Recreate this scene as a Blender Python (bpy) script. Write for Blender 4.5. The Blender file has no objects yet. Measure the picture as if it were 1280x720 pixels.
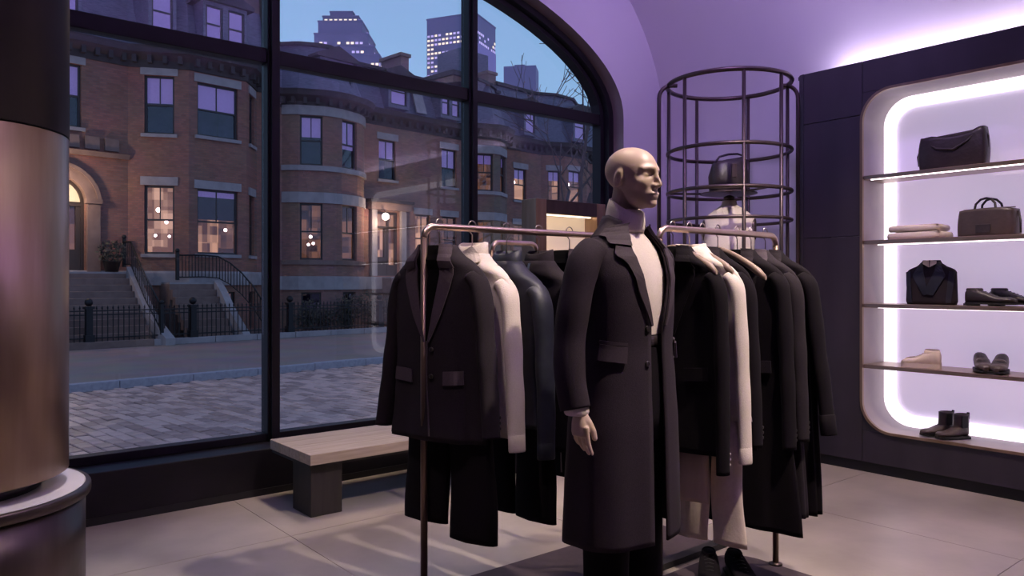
import bpy, bmesh, math, random
import numpy as np
from mathutils import Vector, Matrix
random.seed(7)
R = math.radians
PI = math.pi
scene = bpy.context.scene
COL = scene.collection

# ---------------------------------------------------------------- camera
cam_data = bpy.data.cameras.new('camera')
cam = bpy.data.objects.new('camera', cam_data)
COL.objects.link(cam)
cam_data.sensor_width = 36.0
cam_data.lens = 36.0 * 957.0 / 1280.0
cam_data.shift_y = -7.0 / 1280.0
cam.location = (0, 0, 1.30)
cam.rotation_euler = (R(90), 0, -R(39.5))
cam_data.clip_end = 2000
scene.camera = cam

# ---------------------------------------------------------------- world: blue dusk sky
world = bpy.data.worlds.new('dusk_sky')
scene.world = world
world.use_nodes = True
wn = world.node_tree
wn.nodes.clear()
w_out = wn.nodes.new('ShaderNodeOutputWorld')
w_bg = wn.nodes.new('ShaderNodeBackground')
w_tc = wn.nodes.new('ShaderNodeTexCoord')
w_sep = wn.nodes.new('ShaderNodeSeparateXYZ')
w_ramp = wn.nodes.new('ShaderNodeValToRGB')
wn.links.new(w_tc.outputs['Generated'], w_sep.inputs[0])
wn.links.new(w_sep.outputs['Z'], w_ramp.inputs[0])
wn.links.new(w_ramp.outputs[0], w_bg.inputs['Color'])
wn.links.new(w_bg.outputs[0], w_out.inputs[0])
cr = w_ramp.color_ramp
cr.elements[0].position = 0.0
cr.elements[0].color = (.40, .44, .78, 1)
cr.elements[1].position = 1.0
cr.elements[1].color = (.17, .24, .52, 1)
e = cr.elements.new(.16); e.color = (.31, .545, .81, 1)
e = cr.elements.new(.40); e.color = (.26, .44, .74, 1)
w_bg.inputs['Strength'].default_value = 1.0

# ---------------------------------------------------------------- exposure
scene.view_settings.view_transform = 'Standard'
scene.view_settings.look = 'None'
scene.view_settings.exposure = 0.0
scene.view_settings.gamma = 1.0
scene.view_settings.use_curve_mapping = False

# ---------------------------------------------------------------- lamps of the shop, plus an added fill
def spot(name, loc, target, watts, color, angle=60, blend=.5, size=.05):
    l = bpy.data.lights.new(name, 'SPOT')
    l.energy = watts; l.color = color; l.spot_size = R(angle); l.spot_blend = blend
    l.shadow_soft_size = size
    o = bpy.data.objects.new(name, l); COL.objects.link(o)
    o.location = loc
    d = Vector(target) - Vector(loc)
    o.rotation_euler = d.to_track_quat('-Z', 'Y').to_euler()
    return o
def area(name, loc, target, watts, color, sx, sy):
    l = bpy.data.lights.new(name, 'AREA')
    l.energy = watts; l.color = color; l.shape = 'RECTANGLE'; l.size = sx; l.size_y = sy
    o = bpy.data.objects.new(name, l); COL.objects.link(o)
    o.location = loc
    d = Vector(target) - Vector(loc)
    o.rotation_euler = d.to_track_quat('-Z', 'Y').to_euler()
    return o
WARM = (1.0, .80, .62)
VIOLET = (.50, .30, 1.0)
spot('front_downlight', (2.55, .25, 4.25), (2.15, 1.85, 1.1), 620, (1, .84, .70), 46, .7)
spot('rail_downlight', (3.5, .9, 4.25), (2.75, 1.9, 1.1), 130, (1, .84, .72), 42, .8)
spot('crown_downlight', (1.75, 2.35, 4.25), (1.95, 1.78, 1.6), 120, (1, .88, .76), 26, .6)
spot('window_downlight', (2.3, 3.75, 4.25), (2.5, 3.1, 0), 165, WARM, 62, .6)
spot('bench_downlight', (2.55, 4.2, 4.25), (2.5, 4.2, .3), 120, WARM, 40, .8)
spot('right_floor_downlight', (3.9, 1.4, 4.25), (4.2, 1.7, 0), 420, WARM, 72, .8)
spot('left_floor_downlight', (1.0, 3.1, 4.25), (1.0, 3.6, 0), 40, (.80, .60, 1), 60, .9)
spot('column_downlight', (.45, 2.2, 4.25), (.15, 3.45, 1.7), 95, (1, .70, .42), 30, .9)
spot('plinth_downlight', (1.0, 3.0, 4.25), (.55, 3.55, .45), 200, (1, .90, .86), 16, .6)
spot('added_left_fill', (.1, 1.3, 4.25), (1.5, 2.5, .95), 125, (1, .80, .78), 22, .8)  # added fill without a fixture, stands in for bounce on the jacket front
spot('case_downlight', (3.5, 2.9, 4.25), (4.1, 4.35, 1.7), 110, (1, .72, .45), 26, .8)
spot('cage_downlight', (2.9, 1.1, 4.0), (4.68, 3.22, 1.68), 420, (1, .86, .74), 15, .8)
spot('violet_uplight', (1.6, .2, 3.1), (1.8, .5, 5), 190, VIOLET, 150, .6, .12)
spot('violet_uplight', (3.6, .2, 3.1), (3.8, .9, 5), 190, VIOLET, 150, .6, .12)
spot('violet_wall_washer', (3.3, 2.2, 4.2), (5.6, 4.0, 2.6), 130, (.55, .36, 1), 95, .9, .1)

# ================================================================ helpers
class MB:
    """collects geometry; build() links it as one mesh object"""
    def __init__(self):
        self.v = []; self.f = []; self.s = []
    def add(self, vs, fs, smooth=False):
        b = len(self.v)
        self.v += [tuple(p) for p in vs]
        for q in fs:
            self.f.append(tuple(i + b for i in q)); self.s.append(smooth)
    def box(self, x0, x1, y0, y1, z0, z1, T=None):
        vs = [(x, y, z) for z in (z0, z1) for y in (y0, y1) for x in (x0, x1)]
        if T: vs = [T(*p) for p in vs]
        self.add(vs, [(0, 2, 3, 1), (4, 5, 7, 6), (0, 1, 5, 4), (2, 6, 7, 3), (0, 4, 6, 2), (1, 3, 7, 5)])
        return self
    def rings(self, rings, closed=True, cap0=True, cap1=True, smooth=True):
        n = len(rings[0]); b = len(self.v)
        vs = [p for r in rings for p in r]
        fs = []
        m = n if closed else n - 1
        for i in range(len(rings) - 1):
            for j in range(m):
                k = (j + 1) % n
                fs.append((i*n + j, i*n + k, (i+1)*n + k, (i+1)*n + j))
        self.add(vs, fs, smooth)
        if closed and cap0: self.f.append(tuple(b + j for j in reversed(range(n)))); self.s.append(False)
        if closed and cap1:
            o = b + (len(rings)-1)*n
            self.f.append(tuple(o + j for j in range(n))); self.s.append(False)
        return self
    def tube(self, path, r, n=10, cap=True, flat=1.0, up=None):
        P = [Vector(p) for p in path]
        rs = r if isinstance(r, (list, tuple)) else [r]*len(P)
        rg = []; nrm = None
        for i, p in enumerate(P):
            a = P[max(i-1, 0)]; c = P[min(i+1, len(P)-1)]
            t = (c - a).normalized()
            if nrm is None:
                nrm = Vector(up) if up else (Vector((0, 0, 1)) if abs(t.z) < .9 else Vector((1, 0, 0)))
            nrm = (nrm - t*nrm.dot(t)).normalized()
            bt = t.cross(nrm)
            rg.append([p + nrm*math.cos(2*PI*k/n)*rs[i] + bt*math.sin(2*PI*k/n)*rs[i]*flat for k in range(n)])
        return self.rings(rg, True, cap, cap)
    def lathe(self, prof, n=32, c=(0, 0, 0), cap0=True, cap1=True, smooth=True):
        rg = [[(c[0] + r*math.cos(2*PI*k/n), c[1] + r*math.sin(2*PI*k/n), c[2] + z) for k in range(n)] for r, z in prof]
        return self.rings(rg, True, cap0, cap1, smooth)
    def prism(self, poly, h0, h1, T):
        n = len(poly)
        vs = [T(a, b, h0) for a, b in poly] + [T(a, b, h1) for a, b in poly]
        fs = [tuple(reversed(range(n))), tuple(range(n, 2*n))]
        fs += [(i, (i+1) % n, n + (i+1) % n, n + i) for i in range(n)]
        self.add(vs, fs); return self
    def ball(self, c, r, n=16, m=10, s=(1, 1, 1)):
        rg = []
        for i in range(m+1):
            a = -PI/2 + PI*i/m; q = max(math.cos(a), .001)
            rg.append([(c[0] + r*s[0]*q*math.cos(2*PI*k/n), c[1] + r*s[1]*q*math.sin(2*PI*k/n), c[2] + r*s[2]*math.sin(a)) for k in range(n)])
        return self.rings(rg)
    def mesh(self, name):
        me = bpy.data.meshes.new(name)
        me.from_pydata(self.v, [], self.f)
        me.polygons.foreach_set('use_smooth', self.s)
        me.validate(); me.update()
        bm = bmesh.new(); bm.from_mesh(me)
        bmesh.ops.recalc_face_normals(bm, faces=bm.faces)
        bm.to_mesh(me); bm.free()
        return me
    def build(self, name, mat, parent=None, loc=(0, 0, 0), rz=0, bevel=0, seg=2):
        me = self.mesh(name)
        me.materials.append(mat)
        o = bpy.data.objects.new(name, me); COL.objects.link(o)
        o.location = loc; o.rotation_euler = (0, 0, rz)
        if parent is not None: o.parent = parent
        if bevel:
            b = o.modifiers.new('bevel', 'BEVEL'); b.width = bevel; b.segments = seg
            b.limit_method = 'ANGLE'; b.angle_limit = R(40)
        return o

def tag(o, label=None, cat=None, group=None, kind=None):
    if label: o['label'] = label
    if cat: o['category'] = cat
    if group: o['group'] = group
    if kind: o['kind'] = kind
    return o
def thing(name, label, cat, loc=(0, 0, 0), rz=0, group=None):
    o = bpy.data.objects.new(name, None); COL.objects.link(o)
    o.empty_display_size = .1
    o.location = loc; o.rotation_euler = (0, 0, rz)
    return tag(o, label, cat, group)
def child_copy(src, parent, loc=None, rot=None, scale=None):
    c = src.copy(); COL.objects.link(c); c.parent = parent
    if loc is not None: c.location = loc
    if rot is not None: c.rotation_euler = rot
    if scale is not None: c.scale = scale
    return c
def lerp(a, b, t): return a + (b - a)*t
def interp(tab, x):
    """piecewise-linear table [(x, a, b, ...)] -> (a, b, ...)"""
    t = sorted(tab)
    if x <= t[0][0]: return t[0][1:]
    for p, q in zip(t, t[1:]):
        if x <= q[0]:
            k = (x - p[0])/(q[0] - p[0]); k = k*k*(3 - 2*k)*.5 + k*.5
            return tuple(lerp(a, b, k) for a, b in zip(p[1:], q[1:]))
    return t[-1][1:]
def rrect(x0, x1, z0, z1, r, n=8):
    """rounded rectangle, counter-clockwise"""
    out = []
    for cx, cz, a0 in ((x1-r, z0+r, -90), (x1-r, z1-r, 0), (x0+r, z1-r, 90), (x0+r, z0+r, 180)):
        for i in range(n+1):
            a = R(a0 + 90*i/n); out.append((cx + r*math.cos(a), cz + r*math.sin(a)))
    return out

# ================================================================ materials
def material(name, color, rough=.6, metal=0.0, c2=None, nscale=8, stretch=(1, 1, 1), bump=0.0, bscale=60,
             emit=None, estr=0, island=0, sheen=0, spec=.5, detail=4, coat=0):
    m = bpy.data.materials.new(name); m.use_nodes = True
    nt = m.node_tree; b = nt.nodes['Principled BSDF']
    N = nt.nodes.new; L = nt.links.new
    b.inputs['Roughness'].default_value = rough
    b.inputs['Metallic'].default_value = metal
    b.inputs['Specular IOR Level'].default_value = spec
    if coat: b.inputs['Coat Weight'].default_value = coat
    if sheen:
        b.inputs['Sheen Weight'].default_value = sheen; b.inputs['Sheen Roughness'].default_value = .5
    tc = N('ShaderNodeTexCoord'); mp = N('ShaderNodeMapping')
    mp.inputs['Scale'].default_value = stretch
    L(tc.outputs['Object'], mp.inputs[0])
    if c2 is not None:
        nz = N('ShaderNodeTexNoise'); nz.inputs['Scale'].default_value = nscale
        nz.inputs['Detail'].default_value = detail
        L(mp.outputs[0], nz.inputs['Vector'])
        rp = N('ShaderNodeValToRGB')
        rp.color_ramp.elements[0].position = .32; rp.color_ramp.elements[1].position = .68
        rp.color_ramp.elements[0].color = (*color, 1); rp.color_ramp.elements[1].color = (*c2, 1)
        src = nz.outputs['Fac']
        if island:
            ge = N('ShaderNodeNewGeometry'); oi = N('ShaderNodeObjectInfo')
            ad = N('ShaderNodeMath'); ad.operation = 'ADD'
            L(ge.outputs['Random Per Island'], ad.inputs[0]); L(oi.outputs['Random'], ad.inputs[1])
            fr = N('ShaderNodeMath'); fr.operation = 'FRACT'; L(ad.outputs[0], fr.inputs[0])
            mx = N('ShaderNodeMix'); mx.inputs[0].default_value = island
            L(nz.outputs['Fac'], mx.inputs[2]); L(fr.outputs[0], mx.inputs[3]); src = mx.outputs[0]
        L(src, rp.inputs[0]); L(rp.outputs[0], b.inputs['Base Color'])
    else:
        b.inputs['Base Color'].default_value = (*color, 1)
    if bump:
        n2 = N('ShaderNodeTexNoise'); n2.inputs['Scale'].default_value = bscale; n2.inputs['Detail'].default_value = 3
        L(mp.outputs[0], n2.inputs['Vector'])
        bp = N('ShaderNodeBump'); bp.inputs['Strength'].default_value = bump; bp.inputs['Distance'].default_value = .01
        L(n2.outputs['Fac'], bp.inputs['Height']); L(bp.outputs[0], b.inputs['Normal'])
    if emit:
        b.inputs['Emission Color'].default_value = (*emit, 1); b.inputs['Emission Strength'].default_value = estr
    return m

def glass_material(name, base=.035, tint=(.97, .97, 1), power=4.0, top=.5):
    m = bpy.data.materials.new(name); m.use_nodes = True
    nt = m.node_tree; nt.nodes.clear(); N = nt.nodes.new; L = nt.links.new
    out = N('ShaderNodeOutputMaterial'); mix = N('ShaderNodeMixShader')
    tr = N('ShaderNodeBsdfTransparent'); tr.inputs[0].default_value = (*tint, 1)
    gl = N('ShaderNodeBsdfGlossy'); gl.inputs['Roughness'].default_value = 0.0
    lw = N('ShaderNodeLayerWeight'); lw.inputs['Blend'].default_value = .5
    pw = N('ShaderNodeMath'); pw.operation = 'POWER'; pw.inputs[1].default_value = power
    ml = N('ShaderNodeMath'); ml.operation = 'MULTIPLY_ADD'; ml.inputs[1].default_value = top; ml.inputs[2].default_value = base
    L(lw.outputs['Facing'], pw.inputs[0]); L(pw.outputs[0], ml.inputs[0]); L(ml.outputs[0], mix.inputs[0])
    L(tr.outputs[0], mix.inputs[1]); L(gl.outputs[0], mix.inputs[2]); L(mix.outputs[0], out.inputs[0])
    return m

def brick_material(name, c1, c2, mortar, sx=.22, sz=.075):
    m = bpy.data.materials.new(name); m.use_nodes = True
    nt = m.node_tree; b = nt.nodes['Principled BSDF']; N = nt.nodes.new; L = nt.links.new
    tc = N('ShaderNodeTexCoord'); sp = N('ShaderNodeSeparateXYZ'); L(tc.outputs['Object'], sp.inputs[0])
    sy = N('ShaderNodeMath'); sy.operation = 'SUBTRACT'; L(sp.outputs['X'], sy.inputs[0]); L(sp.outputs['Y'], sy.inputs[1])
    cb = N('ShaderNodeCombineXYZ'); L(sy.outputs[0], cb.inputs[0]); L(sp.outputs['Z'], cb.inputs[1])
    bt = N('ShaderNodeTexBrick'); bt.inputs['Scale'].default_value = 1
    bt.inputs['Brick Width'].default_value = sx; bt.inputs['Row Height'].default_value = sz
    bt.inputs['Mortar Size'].default_value = .008
    bt.inputs['Color1'].default_value = (*c1, 1); bt.inputs['Color2'].default_value = (*c2, 1); bt.inputs['Mortar'].default_value = (*mortar, 1)
    L(cb.outputs[0], bt.inputs['Vector'])
    nz = N('ShaderNodeTexNoise'); nz.inputs['Scale'].default_value = .9; nz.inputs['Detail'].default_value = 6
    L(tc.outputs['Object'], nz.inputs['Vector'])
    mx = N('ShaderNodeMix'); mx.data_type = 'RGBA'; mx.blend_type = 'MULTIPLY'; mx.inputs[0].default_value = .55
    L(bt.outputs['Color'], mx.inputs[6]); L(nz.outputs['Color'], mx.inputs[7])
    hs = N('ShaderNodeHueSaturation'); hs.inputs['Saturation'].default_value = .9; hs.inputs['Value'].default_value = 1.35
    L(mx.outputs[2], hs.inputs['Color']); L(hs.outputs[0], b.inputs['Base Color'])
    bp = N('ShaderNodeBump'); bp.inputs['Strength'].default_value = .4; bp.inputs['Distance'].default_value = .01
    L(bt.outputs['Fac'], bp.inputs['Height']); bp.invert = True; L(bp.outputs[0], b.inputs['Normal'])
    b.inputs['Roughness'].default_value = .85
    return m

def interior_material(name, a, b_, strength, scale=3.0):
    """a lit room seen through a far window: soft vertical patches of lamp light"""
    m = bpy.data.materials.new(name); m.use_nodes = True
    nt = m.node_tree; b = nt.nodes['Principled BSDF']; N = nt.nodes.new; L = nt.links.new
    tc = N('ShaderNodeTexCoord')
    acc = None
    for sx, sz, w in ((.19, .75, .55), (.31, .27, .45)):
        sn = N('ShaderNodeVectorMath'); sn.operation = 'SNAP'; sn.inputs[1].default_value = (sx, 5.0, sz*4/max(scale, 1)*.9)
        L(tc.outputs['Object'], sn.inputs[0])
        wnz = N('ShaderNodeTexWhiteNoise'); wnz.noise_dimensions = '3D'; L(sn.outputs[0], wnz.inputs['Vector'])
        ml = N('ShaderNodeMath'); ml.operation = 'MULTIPLY'; ml.inputs[1].default_value = w; L(wnz.outputs['Value'], ml.inputs[0])
        if acc is None: acc = ml.outputs[0]
        else:
            ad = N('ShaderNodeMath'); ad.operation = 'ADD'; L(acc, ad.inputs[0]); L(ml.outputs[0], ad.inputs[1]); acc = ad.outputs[0]
    rp = N('ShaderNodeValToRGB'); rp.color_ramp.elements[0].color = (*a, 1); rp.color_ramp.elements[1].color = (*b_, 1)
    rp.color_ramp.elements[0].position = .25; rp.color_ramp.elements[1].position = .8
    L(acc, rp.inputs[0]); L(rp.outputs[0], b.inputs['Emission Color'])
    b.inputs['Emission Strength'].default_value = strength
    b.inputs['Base Color'].default_value = (.1, .07, .05, 1)
    return m

M = {}
# interior
M['concrete'] = material('polished_concrete', (.25, .215, .195), .34, 0, (.40, .345, .31), 1.6, bump=.05, bscale=25, spec=.5, detail=8)
M['grout'] = material('grout', (.10, .08, .075), .8)
M['plaster'] = material('white_plaster', (.62, .60, .64), .85, 0, (.66, .63, .67), 1.2)
M['dark_plaster'] = material('dark_plaster', (.10, .09, .10), .8)
M['black_metal'] = material('black_window_steel', (.008, .0065, .009), .5, .0, (.013, .010, .014), 6, spec=.3)
M['brown_reveal'] = material('bronze_reveal', (.23, .17, .165), .5, .35, (.30, .23, .22), 3)
M['bronze'] = material('brushed_bronze', (.25, .16, .105), .36, .75, (.37, .26, .19), 10, stretch=(1, 1, .12))
M['bronze_dark'] = material('dark_bronze', (.085, .062, .062), .38, .8, (.12, .09, .085), 10, stretch=(1, 1, .15))
M['column_dark'] = material('column_dark_sleeve', (.045, .036, .042), .4, .5, (.06, .048, .055), 6, stretch=(1, 1, .1))
M['brass'] = material('brass_rail', (.62, .45, .34), .28, 1.0, (.70, .53, .42), 14)
M['unit_dark'] = material('dark_stained_panel', (.032, .026, .036), .5, .1, (.045, .036, .048), 5, stretch=(1, 1, .25))
M['kick'] = material('black_plinth', (.008, .007, .009), .6)
M['liner'] = material('pale_bronze_liner', (.34, .29, .32), .5, .4, (.40, .34, .36), 5)
M['shelf'] = material('bronze_shelf', (.34, .24, .20), .35, .85, (.44, .32, .26), 8, stretch=(.2, 1, 1))
M['back_panel'] = material('backlit_lavender_panel', (.74, .68, .80), .6, emit=(.84, .70, 1.0), estr=.46)
M['led_white'] = material('led_white', (.9, .9, .9), .5, emit=(1, .90, 1.0), estr=1.25)
M['led_soft'] = material('led_shelf', (.9, .9, .9), .5, emit=(1, .88, .90), estr=5)
M['led_violet'] = material('led_violet', (.9, .9, .9), .5, emit=(.88, .72, 1.0), estr=24.0)
M['led_warm'] = material('led_warm', (.9, .9, .9), .5, emit=(1, .74, .50), estr=5.0)
M['case_panel'] = material('backlit_warm_panel', (.62, .50, .40), .6, emit=(1, .74, .52), estr=.42)
M['white_stone'] = material('white_stone_top', (.66, .63, .64), .45, 0, (.72, .69, .70), 4)
M['oak'] = material('pale_oak', (.34, .27, .21), .5, 0, (.46, .37, .29), 9, stretch=(.35, 5, 5), bump=.08, bscale=30)
M['dark_oak'] = material('dark_oak', (.016, .012, .013), .6, 0, (.026, .020, .020), 9, stretch=(3, 3, .4))
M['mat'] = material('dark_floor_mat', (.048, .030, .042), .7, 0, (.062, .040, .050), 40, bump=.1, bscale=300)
M['glass'] = glass_material('window_glass')
M['skin'] = material('mannequin_shell', (.50, .36, .27), .42, 0, (.53, .385, .29), 5)
WOOL = dict(rough=.9, bump=.15, bscale=400, spec=.25)
M['coat'] = material('plum_black_wool', (.022, .0145, .021), c2=(.032, .022, .030), nscale=300, **WOOL)
M['black_wool'] = material('black_wool', (.0055, .0037, .0056), c2=(.009, .006, .009), nscale=300, rough=.9, bump=.15, bscale=400, spec=.15)
M['charcoal'] = material('charcoal_wool', (.015, .0105, .0145), c2=(.023, .0165, .022), nscale=300, **WOOL)
M['navy'] = material('navy_nylon', (.0085, .0095, .019), .5, 0, (.015, .017, .032), 12, bump=.12, bscale=40)
M['lapel'] = material('dark_lapel', (.042, .029, .038), .8, 0, (.054, .038, .048), 200, spec=.3)
M['lining'] = material('black_lining', (.0025, .002, .0025), .8, spec=.1)
M['suit_lapel'] = material('suit_lapel', (.060, .043, .055), .8, 0, (.074, .053, .067), 200, spec=.3)
M['bronze_mid'] = material('aged_bronze', (.15, .10, .078), .36, .85, (.19, .13, .10), 10, stretch=(1, 1, .15))
M['ivory'] = material('ivory_knit', (.66, .56, .50), .9, 0, (.72, .62, .56), 200, bump=.2, bscale=220)
M['cream'] = material('cream_cotton', (.64, .52, .45), .85, 0, (.70, .58, .51), 60, bump=.1, bscale=120)
M['tan_silk'] = material('tan_trouser_cloth', (.47, .36, .29), .7, 0, (.54, .42, .34), 40, stretch=(1, 1, .1))
M['button'] = material('dark_horn_button', (.02, .015, .015), .35)
M['pearl'] = material('pearl_button', (.7, .62, .58), .3)
M['hanger'] = material('hanger_wood', (.24, .165, .125), .45, 0, (.34, .24, .18), 8, stretch=(.3, 4, 4))
M['hanger_dark'] = material('hanger_black', (.012, .010, .012), .45)
M['hook'] = material('hook_steel', (.45, .38, .34), .3, 1.0)
M['leather'] = material('black_leather', (.022, .016, .019), .42, 0, (.038, .027, .030), 9, bump=.25, bscale=45)
M['leather_brown'] = material('brown_black_leather', (.050, .034, .034), .4, 0, (.075, .05, .046), 9, bump=.2, bscale=60)
M['sole'] = material('black_sole', (.010, .009, .010), .6)
M['sneaker'] = material('cream_canvas', (.62, .50, .42), .8, 0, (.70, .57, .48), 30, bump=.15, bscale=150)
M['rubber'] = material('cream_rubber', (.60, .50, .44), .6)
M['zip'] = material('steel_zip', (.4, .36, .34), .35, 1.0)
# exterior
M['brick_red'] = brick_material('brown_brick', (.30, .105, .068), (.215, .078, .052), (.18, .105, .085))
M['brick_dark'] = brick_material('dark_brick', (.22, .115, .088), (.17, .09, .072), (.17, .12, .10))
M['brick_rose'] = brick_material('rose_brick', (.32, .128, .09), (.235, .096, .072), (.20, .12, .10))
M['brownstone'] = material('brownstone', (.16, .10, .085), .85, 0, (.22, .14, .12), 3, bump=.1, bscale=20)
M['limestone'] = material('grey_limestone', (.27, .23, .235), .85, 0, (.35, .30, .30), 3, bump=.1, bscale=20)
M['cornice'] = material('dark_cornice', (.028, .02, .022), .7, 0, (.045, .033, .034), 3)
M['slate'] = material('slate_roof', (.075, .072, .11), .6, 0, (.16, .145, .20), 9, stretch=(.6, .6, 4), bump=.5, bscale=14)
M['sash'] = material('dark_sash', (.035, .026, .028), .5)
M['far_glass'] = glass_material('far_window_glass', .05, (.85, .8, .9), 3.0, .5)
M['blind'] = material('glowing_lavender_blind', (.62, .50, .66), .9, 0, (.70, .57, .72), 14, emit=(.50, .36, .85), estr=.16)  # blind is no lamp; a faint lavender glow is put into it
M['room_dark'] = material('dim_room', (.045, .04, .12), .9, 0, (.08, .06, .17), 3)
M['room_warm'] = interior_material('lit_room', (.09, .035, .015), (1.0, .58, .27), .85)
M['room_glow'] = interior_material('lit_parlour', (.20, .09, .04), (1.0, .64, .34), .95, 4.0)
M['room_dim'] = interior_material('half_lit_room', (.015, .009, .010), (.5, .24, .10), .5, 4.0)
M['fanlight'] = material('fanlight_glow', (.5, .4, .3), .6, emit=(1, .70, .42), estr=.5)
M['bulb'] = material('lamp_globe', (.9, .8, .7), .4, emit=(1, .82, .62), estr=9)
M['shade'] = material('dark_roller_shade', (.03, .022, .03), .9, 0, (.04, .03, .04), 10)
M['curtain'] = material('pale_curtain', (.55, .45, .40), .9, 0, (.42, .33, .30), 20, stretch=(6, 6, .2))
M['door_wood'] = material('dark_door', (.030, .020, .019), .5, 0, (.045, .03, .026), 5, stretch=(1, 1, .2))
M['iron'] = material('black_iron', (.010, .009, .011), .5, .3)
M['paver'] = material('street_paver', (.38, .235, .20), .42, 0, (.74, .48, .40), 5, island=.5, bump=.15, bscale=40)
M['joint'] = material('paver_joint', (.085, .062, .06), .9)
M['sidewalk'] = brick_material('sidewalk_brick', (.50, .31, .26), (.42, .26, .22), (.30, .20, .17), .2, .1)
M['street'] = brick_material('street_brick', (.60, .38, .32), (.50, .32, .27), (.18, .13, .12), .34, .17)
M['granite'] = material('granite_kerb', (.34, .30, .33), .7, 0, (.44, .39, .42), 14, bump=.1, bscale=60)
M['foliage'] = material('dark_leaves', (.030, .036, .026), .7, 0, (.075, .060, .045), 3)
M['dry_leaf'] = material('dry_leaves', (.28, .13, .06), .7, 0, (.36, .20, .10), 3)
M['bark'] = material('bare_bark', (.085, .060, .062), .85, 0, (.13, .09, .09), 12, bump=.3, bscale=40)
M['tower'] = material('tower_cladding', (.15, .14, .24), .6, 0, (.19, .17, .28), .05)
M['tower_violet'] = material('tower_violet_cladding', (.30, .22, .44), .5, 0, (.36, .26, .50), .05)
M['tower_light'] = material('tower_lit_window', (.5, .4, .3), .5, emit=(1, .78, .56), estr=1.3)
M['tower_light_cool'] = material('tower_violet_window', (.5, .4, .5), .5, emit=(.62, .50, .85), estr=.75)

# ================================================================ the shop's shell
XL, XR, YB, YF, CEIL = -2.6, 5.65, -2.6, 4.60, 4.40
def struct(o): o['kind'] = 'structure'; return o

fl = struct(MB().box(XL, XR, YB, YF + .3, -.10, -.012).build('floor', M['grout']))
xs = [x for x in (4.12 + 1.25*k for k in range(-6, 3))]
xs = [XL] + [x for x in xs if XL + .1 < x < XR - .1] + [XR]
ys = [YB] + [y for y in (2.5 + 1.25*k for k in range(-5, 3)) if YB + .1 < y < YF - .1] + [YF]
for a, b in zip(xs, xs[1:]):
    for c, d in zip(ys, ys[1:]):
        MB().box(a + .0016, b - .0016, c + .0016, d - .0016, -.012, 0).build('floor_tile', M['concrete'], fl)

# right wall with the large cove that runs up into the ceiling
prof = [(XR, 0), (XR, 1.0), (XR, 2.0), (XR, 2.55)]
for i in range(1, 25):
    a = PI/2*i/24
    prof.append((XR - 1.85 + 1.85*math.cos(a), 2.55 + 1.85*math.sin(a)))
back = [(x + .12, z) for x, z in prof]; back[-1] = (prof[-1][0], prof[-1][1] + .12)
mb = MB()
mb.rings([[(x, YB, z), (x, YF, z)] for x, z in prof], closed=False)
struct(mb.build('wall_right', M['plaster']))
struct(MB().box(XL, XR - 1.84, YB, YF, CEIL, CEIL + .1).build('ceiling', M['plaster']))
struct(MB().box(XL - .1, XL, YB, YF, 0, CEIL).build('wall_left', M['dark_plaster']))
struct(MB().box(XL - .1, XR + .1, YB - .1, YB, 0, CEIL).build('wall_back', M['dark_plaster']))

# window wall: arched opening
WC, WA, WZ, WH, SILL = 1.95, 3.12, 2.756, 1.10, .28
def arch_z(x, a=WA, h=WH):
    t = max(0.0, 1 - ((x - WC)/a)**2)
    return WZ + h*math.sqrt(t)
def arch_pts(a, h, n=48):
    return [(WC + a*math.cos(PI*i/n), WZ + h*math.sin(PI*i/n)) for i in range(n + 1)]
mb = MB()
ap = arch_pts(WA, WH)
Y0, Y1 = YF, YF + .34
for yy in (Y0, Y1):
    vs = []; fs = []
    for x, z in ap: vs += [(x, yy, z), (x, yy, CEIL + .1)]
    for i in range(len(ap) - 1): fs.append((2*i, 2*i+1, 2*i+3, 2*i+2))
    mb.add(vs, fs)
    mb.add([(WC+WA, yy, 0), (XR + .12, yy, 0), (XR + .12, yy, CEIL + .1), (WC+WA, yy, CEIL + .1)], [(0, 1, 2, 3)])
    mb.add([(XL, yy, 0), (WC-WA, yy, 0), (WC-WA, yy, CEIL + .1), (XL, yy, CEIL + .1)], [(0, 1, 2, 3)])
ww = struct(mb.build('wall_window', M['plaster']))
edge = [(WC + WA, 0)] + ap + [(WC - WA, 0)]
struct(MB().rings([[(x, Y0 - .002, z), (x, Y1, z)] for x, z in edge], closed=False, smooth=True).build('trim_1', M['brown_reveal']))

win = struct(thing('window_1', None, None, (0, 0, 0)))
GY = 4.85
FA, FH = 3.08, 1.06                      # inner face of the arch frame
# frame: sweep of a stepped profile round the opening
def arch_edge(a, h, z0):
    return [(WC + a, z0)] + arch_pts(a, h) + [(WC - a, z0)]
def sweep(mb, a0, a1, y0, y1, z0=SILL):
    e0 = arch_edge(a0, a0 - FA + FH, z0); e1 = arch_edge(a1, a1 - FA + FH, z0)
    mb.rings([[(p[0], y0, p[1]), (q[0], y0, q[1]), (q[0], y1, q[1]), (p[0], y1, p[1])] for p, q in zip(e0, e1)], smooth=False)
mb = MB(); sweep(mb, FA + .06, FA - .02, GY - .13, GY + .05); mb.build('frame', M['black_metal'], win)
mb = MB(); sweep(mb, FA - .021, FA - .065, GY - .07, GY + .03); mb.build('inner_frame', M['black_metal'], win)
MULL = (.40, 1.952, 3.549)
for x in MULL:
    zt = arch_z(x, FA, FH)
    MB().box(x - .042, x + .042, GY - .075, GY + .035, SILL, zt).build('mullion', M['black_metal'], win, bevel=.006)
    MB().box(x - .022, x + .022, GY - .10, GY - .076, SILL, zt).build('glazing_bead', M['black_metal'], win)
edges = [WC - FA + .06] + list(MULL) + [WC + FA - .06]
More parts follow.
